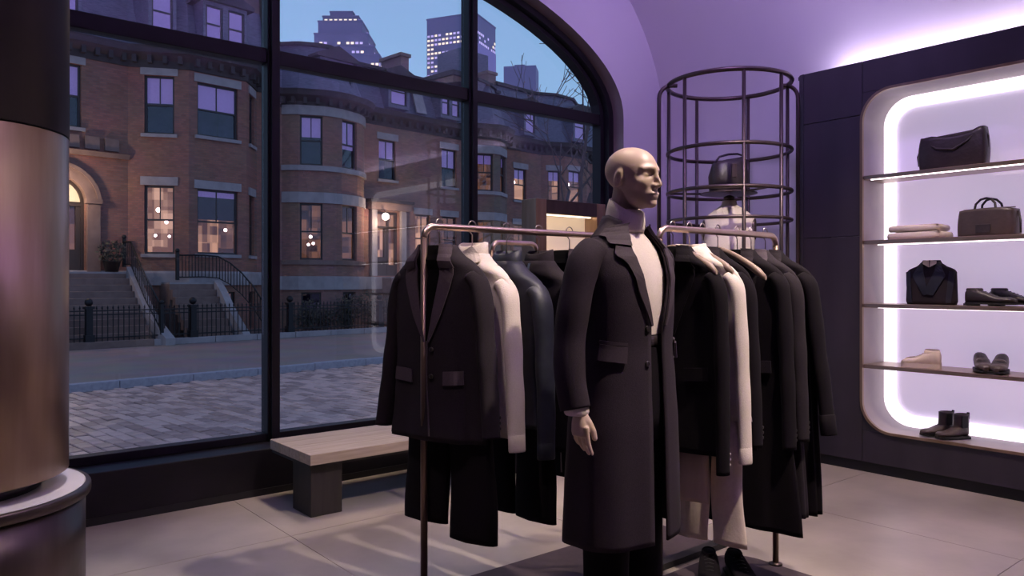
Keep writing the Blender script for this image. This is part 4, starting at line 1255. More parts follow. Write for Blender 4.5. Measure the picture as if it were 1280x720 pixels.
def trousers(label, loc, rz, z0, z1, mat, w=.19, d=.035, gap=.008, rot=0, uneven=.0, group=None, seed=0, flare=1.12):
    """two legs hanging side by side; local origin on the rail"""
    t = thing('trousers', label, 'trousers', loc, rz, group)
    for s in (-1, 1):
        rg = []; n = 20; rnd = random.Random(seed*3 + s); ph = rnd.uniform(0, 6)
        zb = z1 + (uneven if s > 0 else -uneven)
        for i in range(25):
            k = i/24; z = lerp(z0, zb, k); hw = w*.5*lerp(.92, flare*.92, k); dd = d*(1 + .25*math.sin(k*7 + ph))
            cx = s*(hw + gap*.5 + .006*k)
            ring = []
            for j in range(n):
                a = 2*PI*j/n; cr_ = .010*math.exp(-((math.sin(a))*5)**2)*(1 if math.cos(a) < 0 else .6)
                ring.append((cx + hw*sup(math.sin(a), .75) + .004*math.sin(k*9 + ph), -dd*sup(math.cos(a), .9) + (cr_ if math.cos(a) < 0 else -cr_), z + .006*math.cos(a)))
            rg.append(ring)
        lp = rg[-1]; cx = sum(p[0] for p in lp)/n
        rg.append([(cx + (p[0]-cx)*.9, p[1]*.85, p[2] + .002) for p in lp]); rg.append([(cx + (p[0]-cx)*.85, p[1]*.8, p[2] + .05) for p in lp])
        MB().rings(rg).build('trouser_leg', M[mat], t)
    rg = [[(w*1.0*sup(math.sin(2*PI*j/24), .7), -d*1.08*math.cos(2*PI*j/24), z) for j in range(24)] for z in (z0 + .05, z0, z0 - .05)]
    MB().rings(rg).build('waistband', M[mat], t)
    return t

# ---- left rail, from the window end of the photo towards the mannequin
LZ = RH + .0135
def lx(x, dz=0): return (x, 2.43, LZ - dz)
def rx(x): return (x, 1.93, LZ)
HB = 'dark hangers on the two rails'
def hang_on(label, loc, rz, **k): return hanger(label, loc, rz, **k)
A1 = R(-74); A2 = R(-80); A3 = R(-84)
hang_on('black hanger inside the leftmost charcoal blazer', lx(1.645), A1)
garment('blazer', 'charcoal blazer with notch lapels hanging first on left rail', 'jacket', lx(1.645), A1, L=.735, w=.218, d=.062, mat='charcoal', sleeve=.545, spread=.05, seed=3)
trousers('black suit trousers hanging under the leftmost charcoal blazer', (1.665, 2.39, LZ), A1, -.62, -1.165, 'black_wool', w=.205, uneven=-.02, seed=4)
hang_on('black hanger showing in the collar of the cream shirt', lx(1.80), A2, drop=.123)
garment('shirt', 'cream long sleeved shirt with open collar on left rail', 'shirt', lx(1.80, .028), A2, L=.70, w=.212, d=.045, mat='ivory', style='shirt', sleeve=.575, spread=.045, seed=5, fold=.07, sw=.050)
hang_on('hanger holding the navy stand collar jacket on left rail', lx(1.975), A3, drop=.15)
garment('jacket', 'navy zip jacket with stand collar behind the cream shirt', 'jacket', lx(1.975, .055), A3, L=.66, w=.215, d=.062, mat='navy', style='puffer', sleeve=.60, spread=.03, seed=6, fold=.05)
trousers('black trousers hanging below the navy jacket on left rail', (2.0, 2.40, LZ), A3, -.60, -1.17, 'black_wool', w=.20, seed=8)
hang_on('hanger holding the dark jacket nearest the mannequin on left rail', lx(2.15), A3, drop=.145)
garment('jacket', 'dark stand collar jacket next to the mannequin on left rail', 'jacket', lx(2.15, .05), A3, L=.78, w=.212, d=.055, mat='charcoal', style='puffer', sleeve=.58, spread=.03, seed=9)
hang_on('last hanger on left rail hidden by the mannequin coat', lx(2.33), A3)
garment('coat', 'black coat at far end of left rail behind the mannequin', 'coat', lx(2.33), A3, L=.98, w=.212, d=.055, mat='black_wool', style='coat', sleeve=.60, spread=.03, seed=10)

# ---- right rail
hang_on('pale wooden hanger in the black jacket beside the mannequin', rx(2.415), A2, mat='hanger', drop=.075, arm=.10)
garment('jacket', 'black jacket with pearl buttons hanging first on right rail', 'jacket', rx(2.415), A2, L=.80, w=.212, d=.040, mat='black_wool', style='coat', lap='black_wool', btn='pearl', sleeve=.70, spread=.015, seed=12, sw=.046)
trousers('tan wide trousers hanging below the black jacket on right rail', (2.43, 1.97, LZ), A2, -.66, -1.06, 'tan_silk', w=.15, d=.028, flare=1.25, uneven=-.02, seed=13)
hang_on('pale wooden hanger in the cream knit on right rail', rx(2.52), A2, mat='hanger', drop=.075, arm=.10)
garment('knit', 'long cream knit with ribbed cuffs on right rail', 'sweater', rx(2.52), A2, L=.68, w=.222, d=.036, mat='ivory', style='knit', sleeve=.665, spread=.03, seed=14, fold=.08, sw=.046)
trousers('cream wide trousers hanging below the cream knit', (2.535, 1.84, LZ), A2, -.72, -1.25, 'cream', w=.12, d=.030, flare=1.25, uneven=.0, seed=15)
hang_on('hanger holding the black jacket behind the cream knit', rx(2.605), A2)
garment('coat', 'black coat right after the cream knit on right rail', 'coat', rx(2.605), A2, L=.80, w=.214, d=.036, mat='black_wool', style='coat', lap='charcoal', sleeve=.62, spread=.03, seed=16, sw=.046)
hang_on('bare tan wooden hanger end jutting between black coats', rx(2.71), A2, mat='hanger', w=.215, drop=.075, arm=.12)
hang_on('hanger holding the long black coat in middle of right rail', rx(2.85), A3)
garment('coat', 'longest black coat with flared hem on right rail', 'coat', rx(2.85), A3, L=1.17, w=.220, d=.046, mat='black_wool', style='coat', lap='charcoal', sleeve=.66, spread=.03, seed=17, hem=1.22, fold=.09, sw=.05)
hang_on('hanger holding the charcoal coat near the end of right rail', rx(2.955), A3)
garment('coat', 'long charcoal coat second from the far end of right rail', 'coat', rx(2.955), A3, L=1.13, w=.216, d=.040, mat='charcoal', style='coat', sleeve=.64, spread=.03, seed=18, hem=1.15, sw=.05)
hang_on('hanger holding the last coat on right rail', rx(3.065), A3)
garment('coat', 'black coat with turned cuffs last on the right rail', 'coat', rx(3.065), A3, L=1.14, w=.226, d=.042, mat='black_wool', style='coat', lap='charcoal', sleeve=.62, spread=.075, seed=19, cuff=True, hem=1.1, sw=.054)
hang_on('empty dark hanger at the inner end of the small back rail', (2.60, 3.16, LZ), A3)

# ================================================================ mannequin
MX, MY, MR = 1.968, 1.757, R(4)
mq = thing('mannequin', 'bald beige mannequin with turtleneck and open long dark coat between rails', 'mannequin', (MX, MY, .0145), MR)
def head_mesh(cx, cy, cz, yaw, pitch):
    nU, nV = 150, 110
    th = np.linspace(0, 2*np.pi, nU, endpoint=False); ph = np.linspace(-np.pi/2, np.pi/2, nV)
    TH, PH = np.meshgrid(th, ph)
    D = np.stack([np.cos(PH)*np.sin(TH), -np.cos(PH)*np.cos(TH), np.sin(PH)], -1).reshape(-1, 3)
    def ell(P, c, r):
        q = (P - np.array(c))/np.array(r); k0 = np.linalg.norm(q, axis=-1)
        k1 = np.linalg.norm(q/np.array(r), axis=-1) + 1e-9
        return k0*(k0 - 1)/k1
    def cap(P, a, b, r0, r1):
        a = np.array(a); b = np.array(b); ab = b - a
        t = np.clip(((P - a) @ ab)/(ab @ ab), 0, 1)
        return np.linalg.norm(P - a - t[..., None]*ab, axis=-1) - (r0 + (r1 - r0)*t)
    def su(a, b, k):
        h = np.clip(.5 + .5*(b - a)/k, 0, 1); return b + (a - b)*h - k*h*(1 - h)
    def ss(a, b, k):                                             # a minus b
        h = np.clip(.5 - .5*(a + b)/k, 0, 1); return a + (-b - a)*h + k*h*(1 - h)
    def sdf(P):
        P = P.copy(); X = np.abs(P[..., 0]); S = np.stack([X, P[..., 1], P[..., 2]], -1)
        d = ell(S, (0, .016, .030), (.0715, .089, .0755))
        d = su(d, ell(S, (0, -.024, .000), (.055, .063, .082)), .03)
        d = su(d, ell(S, (0, -.034, -.060), (.041, .047, .044)), .03)
        d = su(d, ell(S, (0, -.076, -.088), (.017, .016, .014)), .02)
        d = su(d, ell(S, (.038, -.054, -.020), (.021, .020, .016)), .02)
        d = su(d, cap(S, (.010, -.084, .027), (.046, -.066, .025), .0075, .0055), .014)
        d = ss(d, ell(S, (.030, -.092, .007), (.020, .021, .0135)), .010)
        d = su(d, ell(S, (.030, -.0635, .006), (.0155, .0135, .0110)), .003)
        d = su(d, cap(S, (.016, -.0745, .010), (.044, -.0625, .011), .0030, .0022), .003)
        d = su(d, cap(S, (0, -.083, .020), (0, -.106, -.026), .0062, .0084), .012)
        d = su(d, ell(S, (.0105, -.093, -.030), (.0075, .0095, .0065)), .007)
        d = ss(d, ell(S, (.006, -.098, -.0385), (.0035, .006, .003)), .003)
        d = su(d, ell(S, (0, -.0775, -.058), (.026, .012, .018)), .012)
        d = su(d, ell(S, (.006, -.0895, -.0545), (.017, .0072, .0046)), .006)
        d = su(d, ell(S, (0, -.0875, -.0650), (.0165, .0080, .0052)), .006)
        d = ss(d, ell(S, (0, -.0965, -.0595), (.021, .008, .0010)), .003)
        d = su(d, ell(np.stack([S[..., 0], S[..., 1] + .18*(S[..., 2] + .005), S[..., 2]], -1), (.071, .012, -.006), (.010, .017, .030)), .008)
        d = ss(d, ell(S, (.084, .008, -.003), (.007, .009, .016)), .006)
        return d
    T = np.linspace(.15, .02, 120)
    lo = np.full(len(D), .02); hi = np.full(len(D), .15); found = np.zeros(len(D), bool)
    prev = np.full(len(D), .15)
    for t in T:
        v = sdf(D*t); hit = (v < 0) & ~found
        lo[hit] = t; hi[hit] = prev[hit]; found |= hit; prev[:] = t
    for _ in range(14):
        m = (lo + hi)/2; v = sdf(D*m[:, None]); ins = v < 0
        lo = np.where(ins, m, lo); hi = np.where(ins, hi, m)
    P = D*((lo + hi)/2)[:, None]
    c, s = math.cos(pitch), math.sin(pitch)
    P = np.stack([P[:, 0], P[:, 1]*c - P[:, 2]*s, P[:, 1]*s + P[:, 2]*c], -1)
    c, s = math.cos(yaw), math.sin(yaw)
    P = np.stack([P[:, 0]*c - P[:, 1]*s, P[:, 0]*s + P[:, 1]*c, P[:, 2]], -1) + np.array([cx, cy, cz])
    return P.reshape(nV, nU, 3)
bodymb = MB()
hd_ = head_mesh(0, -.015, 1.638, R(4), R(2))
bodymb.rings([[tuple(p) for p in row] for row in hd_])
# neck, torso, limbs as one set of overlapping closed tubes, fused below by a voxel remesh
bodymb.tube([(0, .012, 1.62), (0, .022, 1.55), (0, .03, 1.47), (0, .03, 1.40)], [.044, .047, .054, .075], 20)
tors = [(.80, .155, .10, .02), (.90, .165, .112, .02), (1.0, .14, .098, .015), (1.08, .118, .085, .01), (1.2, .138, .095, .01), (1.32, .155, .095, .02), (1.40, .160, .075, .03), (1.45, .09, .05, .03)]
bodymb.rings([[(w*math.sin(2*PI*k/28), yc - d*math.cos(2*PI*k/28), z) for k in range(28)] for z, w, d, yc in tors])
for s in (-1, 1):
    bodymb.tube([(s*.085, .02, .86), (s*.088, .01, .66), (s*.09, .01, .47), (s*.092, .03, .28), (s*.095, .035, .08)], [.085, .072, .052, .047, .033], 18)
    bodymb.tube([(s*.095, .045, .05), (s*.10, -.05, .035), (s*.105, -.13, .02)], [.036, .032, .02], 14)
    # arm
    back = .03 if s < 0 else .125
    wx = .272 if s < 0 else .215
    bodymb.tube([(s*.11, .03, 1.365), (s*.165, .03, 1.345), (s*(wx - .045 if s < 0 else .203), .03 + back*.15, 1.24), (s*(wx - .015), .025 + back*.5, 1.12), (s*(wx - .007), back*.8, .99), (s*wx, -.035 + back, .875)],
                [.042, .040, .038, .034, .031, .0225], 16)
    # palm and fingers: the palm hangs with its thumb side to the front (-y)
    wr = Vector((s*wx, -.035 + back, .885))
    pr = []
    for k, (dz, hy, hx) in enumerate(((.01, .019, .014), (-.015, .023, .0145), (-.042, .030, .0150), (-.068, .032, .0135), (-.080, .029, .010))):
        c = wr + Vector((s*.004*k, -.006 - .004*k, dz))
        pr.append([(c.x + hx*math.cos(2*PI*j/16), c.y + hy*math.sin(2*PI*j/16), c.z) for j in range(16)])
    bodymb.rings(pr)
    for fi, (oy, l, r0, curl) in enumerate(((-.026, .064, .0078, .10), (-.009, .071, .0080, .16), (.009, .066, .0076, .22), (.024, .053, .0069, .28))):
        b = wr + Vector((s*.014, -.022 + oy, -.068)); pts = [b + Vector((0, 0, .02))]; rs = [r0*1.05]
        ang = .05; p = b.copy()
        for seg, f in enumerate((.46, .30, .24)):
            ang += curl
            p = p + Vector((-s*math.sin(ang)*l*f, oy*.12*(1 if seg == 0 else .4) - .002, -math.cos(ang)*l*f)); pts.append(p.copy()); rs.append(r0*(.94 - .09*seg))
        e_ = pts[-1]; dr = (pts[-1] - pts[-2]).normalized()
        pts.append(e_ + dr*.006); rs.append(r0*.42)
        bodymb.tube(pts, rs, 12)
    b = wr + Vector((-s*.002, -.028, -.018))
    bodymb.tube([b + Vector((0, .012, .012)), b + Vector((-s*.004, -.012, -.020)), b + Vector((-s*.010, -.026, -.046)), b + Vector((-s*.014, -.030, -.070)), b + Vector((-s*.015, -.030, -.076))], [.0125, .0125, .0105, .0088, .004], 12)
me = bodymb.mesh('mannequin_body')
tmp = bpy.data.objects.new('tmp', me); COL.objects.link(tmp)
rm = tmp.modifiers.new('remesh', 'REMESH'); rm.mode = 'VOXEL'; rm.voxel_size = .0032
sm = tmp.modifiers.new('smooth', 'SMOOTH'); sm.factor = .5; sm.iterations = 2
dg = bpy.context.evaluated_depsgraph_get()
me2 = bpy.data.meshes.new_from_object(tmp.evaluated_get(dg))
bpy.data.objects.remove(tmp)
me2.name = 'body'; me2.materials.clear(); me2.materials.append(M['skin'])
me2.polygons.foreach_set('use_smooth', [True]*len(me2.polygons))
ob = bpy.data.objects.new('body', me2); COL.objects.link(ob); ob.parent = mq

# turtleneck
st_ = [(.96, .155, .112, .015), (1.0, .152, .110, .015), (1.08, .132, .098, .01), (1.2, .149, .107, .005), (1.32, .168, .108, .015), (1.395, .165, .088, .026), (1.43, .115, .072, .026), (1.452, .072, .062, .024), (1.475, .060, .058, .022), (1.53, .057, .056, .017)]
mb = MB(); mb.rings([[(w*math.sin(2*PI*k/40), yc - d*math.cos(2*PI*k/40), z) for k in range(40)] for z, w, d, yc in st_])
sw_ = mb.build('turtleneck', M['ivory'], mq)
rg = []
for z, r, dy in ((1.474, .0605, .022), (1.466, .066, .0225), (1.480, .0685, .022), (1.505, .0675, .019), (1.530, .064, .016), (1.548, .0595, .013), (1.550, .054, .012), (1.535, .051, .013)):
    rg.append([(r*math.sin(2*PI*k/40), dy - r*1.0*math.cos(2*PI*k/40), z + .030*(-math.cos(2*PI*k/40))*.9*((z - 1.40)/.13) + .0025*math.sin(3*2*PI*k/40 + 1)) for k in range(40)])
MB().rings(rg, cap0=False, cap1=False).build('rolled_collar', M['ivory'], sw_)
# trousers
mb = MB()
mb.rings([[(w*math.sin(2*PI*k/32), .018 - d*math.cos(2*PI*k/32), z) for k in range(32)] for z, w, d in ((.76, .165, .112), (.84, .178, .122), (.92, .176, .122), (1.0, .160, .118), (1.09, .143, .110), (1.112, .145, .111))])
for s in (-1, 1):
    rg = []
    for k in range(20):
        q = k/19; z = lerp(.86, .045, q); r = lerp(.096, .076, min(1, q*1.6))
        rg.append([(s*(.086 + .008*q) + r*.95*math.sin(2*PI*j/24), .018 + .012*math.sin(q*3) - r*math.cos(2*PI*j/24)*(1.04) , z) for j in range(24)])
    mb.rings(rg)
mb.build('trousers', M['black_wool'], mq)
MB().rings([[(w*math.sin(2*PI*k/32), .018 - d*math.cos(2*PI*k/32), z) for k in range(32)] for z, w, d in ((1.075, .144, .111), (1.077, .149, .115), (1.106, .150, .115), (1.108, .146, .112))], cap0=False, cap1=False).build('belt', M['leather'], mq)
def shoe_rings(L_, W_, H_, heel=.025, ank=.045):
    rg = []
    for i in range(15):
        k = i/14; y = lerp(.08, .08 - L_, k)
        hw = W_*.5*(.70 + .30*math.sin(min(1, k*1.5)*PI/2))*(1 if k < .72 else math.sqrt(max(.02, 1 - ((k - .72)/.29)**2)))
        hh = lerp(H_, H_*.42, min(1, max(0, (k - .22)/.45)))*(1 if k < .8 else (1 - .45*((k - .8)/.2)**2))
        if i == 0: hw *= .6; hh *= .8
        rg.append([(hw*sup(math.cos(2*PI*j/18), .8), y, .006 + hh*.5 + hh*.5*sup(math.sin(2*PI*j/18), .8)) for j in range(18)])
    return rg
for s in (-1, 1):
    mb = MB(); rg = [[(p[0] + s*.098, p[1], p[2]) for p in r_] for r_ in shoe_rings(.25, .088, .075)]
    mb.rings(rg).build('shoe', M['leather'], mq)

# long coat: an open shell, right edge and left edge hang apart at the front
CT = [(.43, .238, .158, .028), (.60, .232, .152, .026), (.80, .222, .146, .024), (.95, .206, .138, .022), (1.08, .186, .128, .016), (1.20, .190, .130, .012), (1.30, .198, .130, .016), (1.36, .196, .118, .022), (1.40, .178, .104, .026), (1.43, .135, .090, .028), (1.455, .095, .078, .028), (1.475, .076, .070, .027)]
CB = Body(CT, 2.3, [(6, .6, .018, 1.15), (10, 2.0, .012, 1.0)])
def gap(z):
    """half opening of the front (x) for each edge"""
    t = [(.43, .036), (.90, .034), (1.12, .030), (1.16, .034), (1.30, .072), (1.40, .088), (1.44, .078), (1.475, .055)]
    return interp(t, z)[0]
mb = MB(); zs = CB.zs(.018); NN = 64; outer = []; inner_ = []
for z in zs:
    g_ = gap(z); aL = CB.ang(g_, z); a0, a1 = aL, 2*PI - aL
    outer.append([CB.pt(lerp(a0, a1, k/NN), z) for k in range(NN+1)])
    inner_.append([CB.pt(lerp(a0, a1, k/NN), z, -.007) for k in range(NN+1)])
mb.rings([o_ + list(reversed(i_)) for o_, i_ in zip(outer, inner_)])
coat = mb.build('long_coat', M['coat'], mq)
for s in (-1, 1):
    inn = poly_line([(s*gap(1.478)*.9, 1.478), (s*gap(1.40), 1.40), (s*gap(1.28), 1.28), (s*gap(1.145), 1.145)], 20)
    out = poly_line([(s*.100, 1.462), (s*.135, 1.405), (s*.150, 1.375), (s*.118, 1.345), (s*.088, 1.24), (s*.040, 1.142)], 20)
    CB.strip(MB(), inn, out, .004, .006, 8).build('lapel', M['lapel'], coat)
    # upper collar: from the gorge round to the nape
    c0 = poly_line([(s*gap(1.478)*.85, 1.484), (s*.086, 1.405)], 10); c1 = poly_line([(s*.098, 1.468), (s*.142, 1.412)], 10)
    CB.strip(MB(), c0, c1, .0115, .005, 6).build('collar', M['lapel'], coat)
    # pocket flap
    def flap(a0, a1, za, zb, off, th, nm):
        top = []; bot = []
        for i in range(11):
            a = s*R(lerp(a0, a1, i/10)); dz = .010*i/10
            top.append([CB.pt(a, lerp(za, zb, j/4) + dz, off + th) for j in range(5)]); bot.append([CB.pt(a, lerp(za, zb, j/4) + dz, off) for j in range(5)])
        MB().rings([t_ + list(reversed(b_)) for t_, b_ in zip(top, bot)], smooth=False).build(nm, M['lapel'], coat)
    flap(40, 76, 1.078, 1.026, .004, .008, 'pocket_flap'); flap(39, 77, 1.090, 1.080, .002, .005, 'pocket_welt')
    back = .03 if s < 0 else .125
    wx = .275 if s < 0 else .218
    sl = sleeve_mesh([(s*.150, .026, 1.392), (s*.203, .026, 1.350), (s*(wx - .036), .028 + back*.15, 1.24), (s*(wx - .014), .024 + back*.5, 1.10), (s*wx, .0 + back*.8, .98), (s*wx, -.028 + back, .885)], .062, .052, .84, .02, 20, 4 + s).build('sleeve', M['coat'], coat)
    MB().tube([(s*wx, -.032 + back, .905), (s*wx, -.034 + back, .876), (s*wx, -.034 + back, .868)], [.040, .040, .036], 16, up=(0, 1, 0)).build('shirt_cuff', M['ivory'], sl)
    for k in range(4): MB().ball((s*(wx + .024), .012 + back, .915 + .019*k), .0075, 8, 6).build('cuff_button', M['button'], sl)
rg = []
for z, r in ((1.432, .128), (1.445, .118), (1.470, .098), (1.500, .083), (1.512, .077), (1.505, .073), (1.47, .080)):
    rg.append([(r*math.sin(R(q)), .026 - r*.88*math.cos(R(q)), z - .035*max(0, math.cos(R(q))) - .012*max(0, -math.cos(R(q)) - .9)) for q in range(52, 309, 8)])
MB().rings([list(c) for c in zip(*rg)], closed=True, cap0=True, cap1=True).build('collar_back', M['lapel'], coat)
for z in (1.135, 1.02): button(coat, CB, -.052, z, .010, 'button', .004)
for z in (1.235, 1.215, 1.19): pass

# ================================================================ shoes on the mat beside the mannequin
def shoe(name, label, loc, rz, mat, sole, L_=.27, W_=.092, H_=.085, kind='derby', group=None):
    t = thing(name, label, 'shoe', loc, rz, group)
    rg = shoe_rings(L_, W_, H_)
    MB().rings([[(p[0], p[1], p[2] + .012) for p in r_] for r_ in rg]).build('upper', M[mat], t)
    out = []
    for i in range(15):
        r_ = rg[i]; hw = max(abs(p[0]) for p in r_) + .004; out.append((hw, r_[0][1]))
    poly = [(h, y) for h, y in out] + [(-h, y) for h, y in reversed(out)]
    th = .026 if kind == 'sneaker' else .014
    MB().prism(poly, .0 if kind == 'sneaker' else .008, .012 + th*.6, lambda a, b, h: (a, b, h)).build('sole', M[sole], t)
    if kind != 'sneaker':
        MB().box(-W_*.36, W_*.36, .01, .084, 0, .014).build('heel', M[sole], t)
    if kind == 'loafer':
        MB().rings([[(.036*math.cos(a), y, H_*.62 + .014 + .014*math.sin(a)) for a in [PI*j/10 for j in range(11)] ] for y in (-.052, -.075)], closed=False).build('strap', M[mat], t)
    if kind in ('derby', 'sneaker'):
        lc = MB()
        for j in range(5):
            y = -.01 - .020*j; z = lerp(H_, H_*.42, min(1, max(0, ((.08 - y)/L_ - .22)/.45))) + .019
            lc.tube([(-.020, y, z - .006), (0, y - .003, z), (.020, y, z - .006)], .0030, 6)
        lc.build('laces', M[sole], t)
        rgc = [[(W_*.30*math.sin(2*PI*k/16)*s_, .030 - .045*math.cos(2*PI*k/16)*s_, H_ + zz - .03*((-.045*math.cos(2*PI*k/16)) < 0)*.0) for k in range(16)] for s_, zz in ((1.05, -.012), (1.1, .014), (.95, .020), (.8, .0))]
        MB().rings(rgc, cap0=False).build('collar', M[mat], t)
    if kind == 'boot':
        rgc = [[(W_*.40*math.sin(2*PI*k/18)*s_, .034 - .052*math.cos(2*PI*k/18)*s_ + dy, zz) for k in range(18)] for s_, zz, dy in ((1.02, .05, 0), (.98, .09, .004), (.96, .13, .006), (1.0, .158, .008), (.88, .160, .008), (.85, .12, .006))]
        MB().rings(rgc, cap0=False).build('shaft', M[mat], t)
        for sx in (-1, 1):
            MB().box(sx*W_*.40 - .004, sx*W_*.40 + .004, .015, .055, .075, .150).build('elastic_panel', M['sole'], t)
        MB().box(-.008, .008, .085, .093, .125, .167).build('pull_tab', M['sole'], t)
    return t
shoe('derby_shoe', 'black shoe on the floor mat, left of the floor pair', (2.80, 2.04, .0145), R(-52), 'black_wool', 'sole', .27, .095, .085)
shoe('derby_shoe', 'black shoe on the floor mat, right of the floor pair', (2.885, 1.955, .0145), R(-36), 'black_wool', 'sole', .27, .095, .085)

# ================================================================ wire cage with the half bust
KX, KY, KR = 4.72, 3.27, .43
cg = thing('display_cage', 'tall round dark metal cage with ring hoops before violet wall', 'display stand', (KX, KY, 0))
def hoop(z, r=KR, rad=.014): return MB().tube([(r*math.cos(2*PI*k/64), r*math.sin(2*PI*k/64), z) for k in range(65)], rad, 8, cap=False)
for z, rd in ((2.725, .017), (2.235, .014), (1.945, .014), (1.74, .012), (1.2, .014), (.7, .014)):
    hoop(z, rad=rd).build('hoop', M['bronze_dark'], cg)
for a in (15, 68, 118, 172, 228, 268, 322):
    x, y = KR*math.cos(R(a)), KR*math.sin(R(a))
    MB().tube([(x, y, .03), (x, y, 2.725)], .013, 8).build('bar', M['bronze_dark'], cg)
for a in (-40, 140):
    c, s = math.cos(R(a)), math.sin(R(a)); p = [(c*(KR - .06), s*(KR - .06), 2.72)]
    for i in range(7):
        q = PI/2*i/6; p.append((c*(KR - .02 + .09*math.sin(q)), s*(KR - .02 + .09*math.sin(q)), 2.63 + .09*math.cos(q)))
    p.append((c*(KR + .07), s*(KR + .07), .03)); MB().tube(p, .015, 8).build('outer_bar', M['bronze_dark'], cg)
MB().lathe([(KR + .10, 0), (KR + .10, .025), (KR + .085, .032)], 48).build('base', M['bronze_dark'], cg)
MB().lathe([(.20, 1.936), (.20, 1.944)], 32, (.0, 0, 0)).build('disc_shelf', M['bronze_dark'], cg)
for a in (0, 120, 240):
    MB().tube([(.19*math.cos(R(a+15)), .19*math.sin(R(a+15)), 1.940), ((KR-.004)*math.cos(R(a+15)), (KR-.004)*math.sin(R(a+15)), 1.944)], .008, 6).build('shelf_arm', M['bronze_dark'], cg)
bg = thing('bucket_bag', 'dark leather bucket bag on the cage shelf above the bust', 'bag', (KX, KY, 1.9445), R(-30))
MB().rings([[(w*sup(math.cos(2*PI*k/28), .7), d*sup(math.sin(2*PI*k/28), .7), z + .03*math.cos(2*PI*k/28)*(z > .2)) for k in range(28)] for z, w, d in ((0, .12, .08), (.01, .135, .09), (.12, .142, .095), (.21, .125, .075), (.24, .118, .06))]).build('bag_body', M['leather'], bg)
MB().tube([(.11, 0, .19), (.118, 0, .27), (.07, 0, .285), (0, 0, .28), (-.07, 0, .26), (-.108, 0, .21), (-.112, 0, .17)], .008, 8, up=(0, 1, 0)).build('handle', M['leather'], bg)
MB().box(-.02, .02, -.098, -.085, .10, .20).build('flap', M['leather_brown'], bg, bevel=.004)
bust = thing('bust_form', 'headless bust in sleeveless cream wrap blouse inside cage', 'mannequin', (KX - .02, KY - .02, .033), R(-60))
bust.scale = (1.06, 1.06, 1.045)
bt = [(1.02, .135, .10, 0), (1.15, .118, .088, 0), (1.30, .135, .10, 0), (1.45, .152, .105, 0), (1.58, .160, .095, .01), (1.66, .150, .08, .01), (1.70, .105, .065, .012), (1.73, .056, .05, .014), (1.775, .045, .045, .01)]
BB = Body(bt, 2.2, [(8, 1, .02, 1.5)], 40)
mb = MB(); mb.rings([[BB.pt(2*PI*k/40, z) for k in range(40)] for z in BB.zs(.02)]); mb.build('form', M['cream'], bust)
B2 = Body([(z, w + .012, d + .012, yc) for z, w, d, yc in bt[:-1]] , 2.2, [(8, 1, .03, 1.5)], 40)
mb = MB(); mb.rings([[B2.pt(2*PI*k/40, z) for k in range(40)] for z in B2.zs(.02)]); bl_ = mb.build('blouse', M['ivory'], bust)
for s in (-1, 1):
    B2.strip(MB(), poly_line([(s*.045, 1.74), (-s*.02, 1.56)], 10), poly_line([(s*.085, 1.715), (s*.03, 1.53)], 10), .003, .004, 4).build('collar_leaf', M['ivory'], bl_)
    MB().rings([[(s*(.150 + dx), .008 + .055*math.cos(2*PI*k/20)*q, 1.575 + .075*math.sin(2*PI*k/20)*q) for k in range(20)] for dx, q in ((-.01, 1), (.022, .95), (.024, .8))]).build('arm_cap', M['bronze_dark'], bust)
MB().lathe([(.03, 1.776), (.036, 1.785), (.036, 1.80), (.012, 1.812)], 20, (0, .01, 0)).build('neck_cap', M['bronze_dark'], bust)
MB().lathe([(.13, 0), (.13, .015), (.02, .03), (.016, .06), (.016, 1.04)], 28).build('stand', M['bronze_dark'], bust)

# ================================================================ goods on the lit shelves; local -y faces the room
def on_shelf(Y, z, depth=.17): return (UX + depth, Y, z + .0005)
SR = -PI/2
def soft_box(w, d, h, n=8, sag=None, taper=.0, bulge=.05):
    """a cushion-like bag body: rings from base to top"""
    mb = MB(); rg = []; N = 44
    for i in range(n + 5):
        k = min(1, max(0, (i - 1)/(n + 2))); e = 1
        if i == 0: e = .93
        if i == n + 4: e = .80
        ring = []
        for j in range(N):
            a = 2*PI*j/N; x = w/2*sup(math.cos(a), .42)*e*(1 - taper*k)*(1 + bulge*math.sin(PI*k)); y = d/2*sup(math.sin(a), .45)*e*(1 - taper*2.2*k)*(1 + bulge*2*math.sin(PI*k))
            z = h*k + (sag(x/w*2, k) if sag else 0)
            ring.append((x, y, z))
        rg.append(ring)
    return mb.rings(rg)
t = thing('tote_bag', 'slouchy black leather tote on the top shelf', 'bag', on_shelf(2.01, SHELF[3]), SR + R(6))
soft_box(.385, .15, .225, 8, lambda x, k: k*k*(.014*x - .016*math.cos(x*2.6) + .006*math.sin(x*9)), .02, .06).build('bag_body', M['leather'], t)
MB().tube([(-.185, -.02, .17), (-.205, -.03, .10), (-.200, -.03, .04), (-.19, -.02, .09)], .007, 6).build('strap', M['leather'], t)
MB().tube([(-.15, -.055, .185), (-.08, -.085, .135), (.02, -.088, .12), (.10, -.08, .17), (.15, -.05, .235)], .008, 8).build('handle', M['leather'], t)
MB().tube([(.175, -.02, .245), (.200, -.02, .19), (.197, -.02, .12)], .006, 6).build('side_strap', M['leather'], t)
MB().box(-.17, .18, -.004, .004, .195, .225, lambda x, y, z: (x, y, z + .03*x/.19 - .02)).build('zip', M['zip'], t)

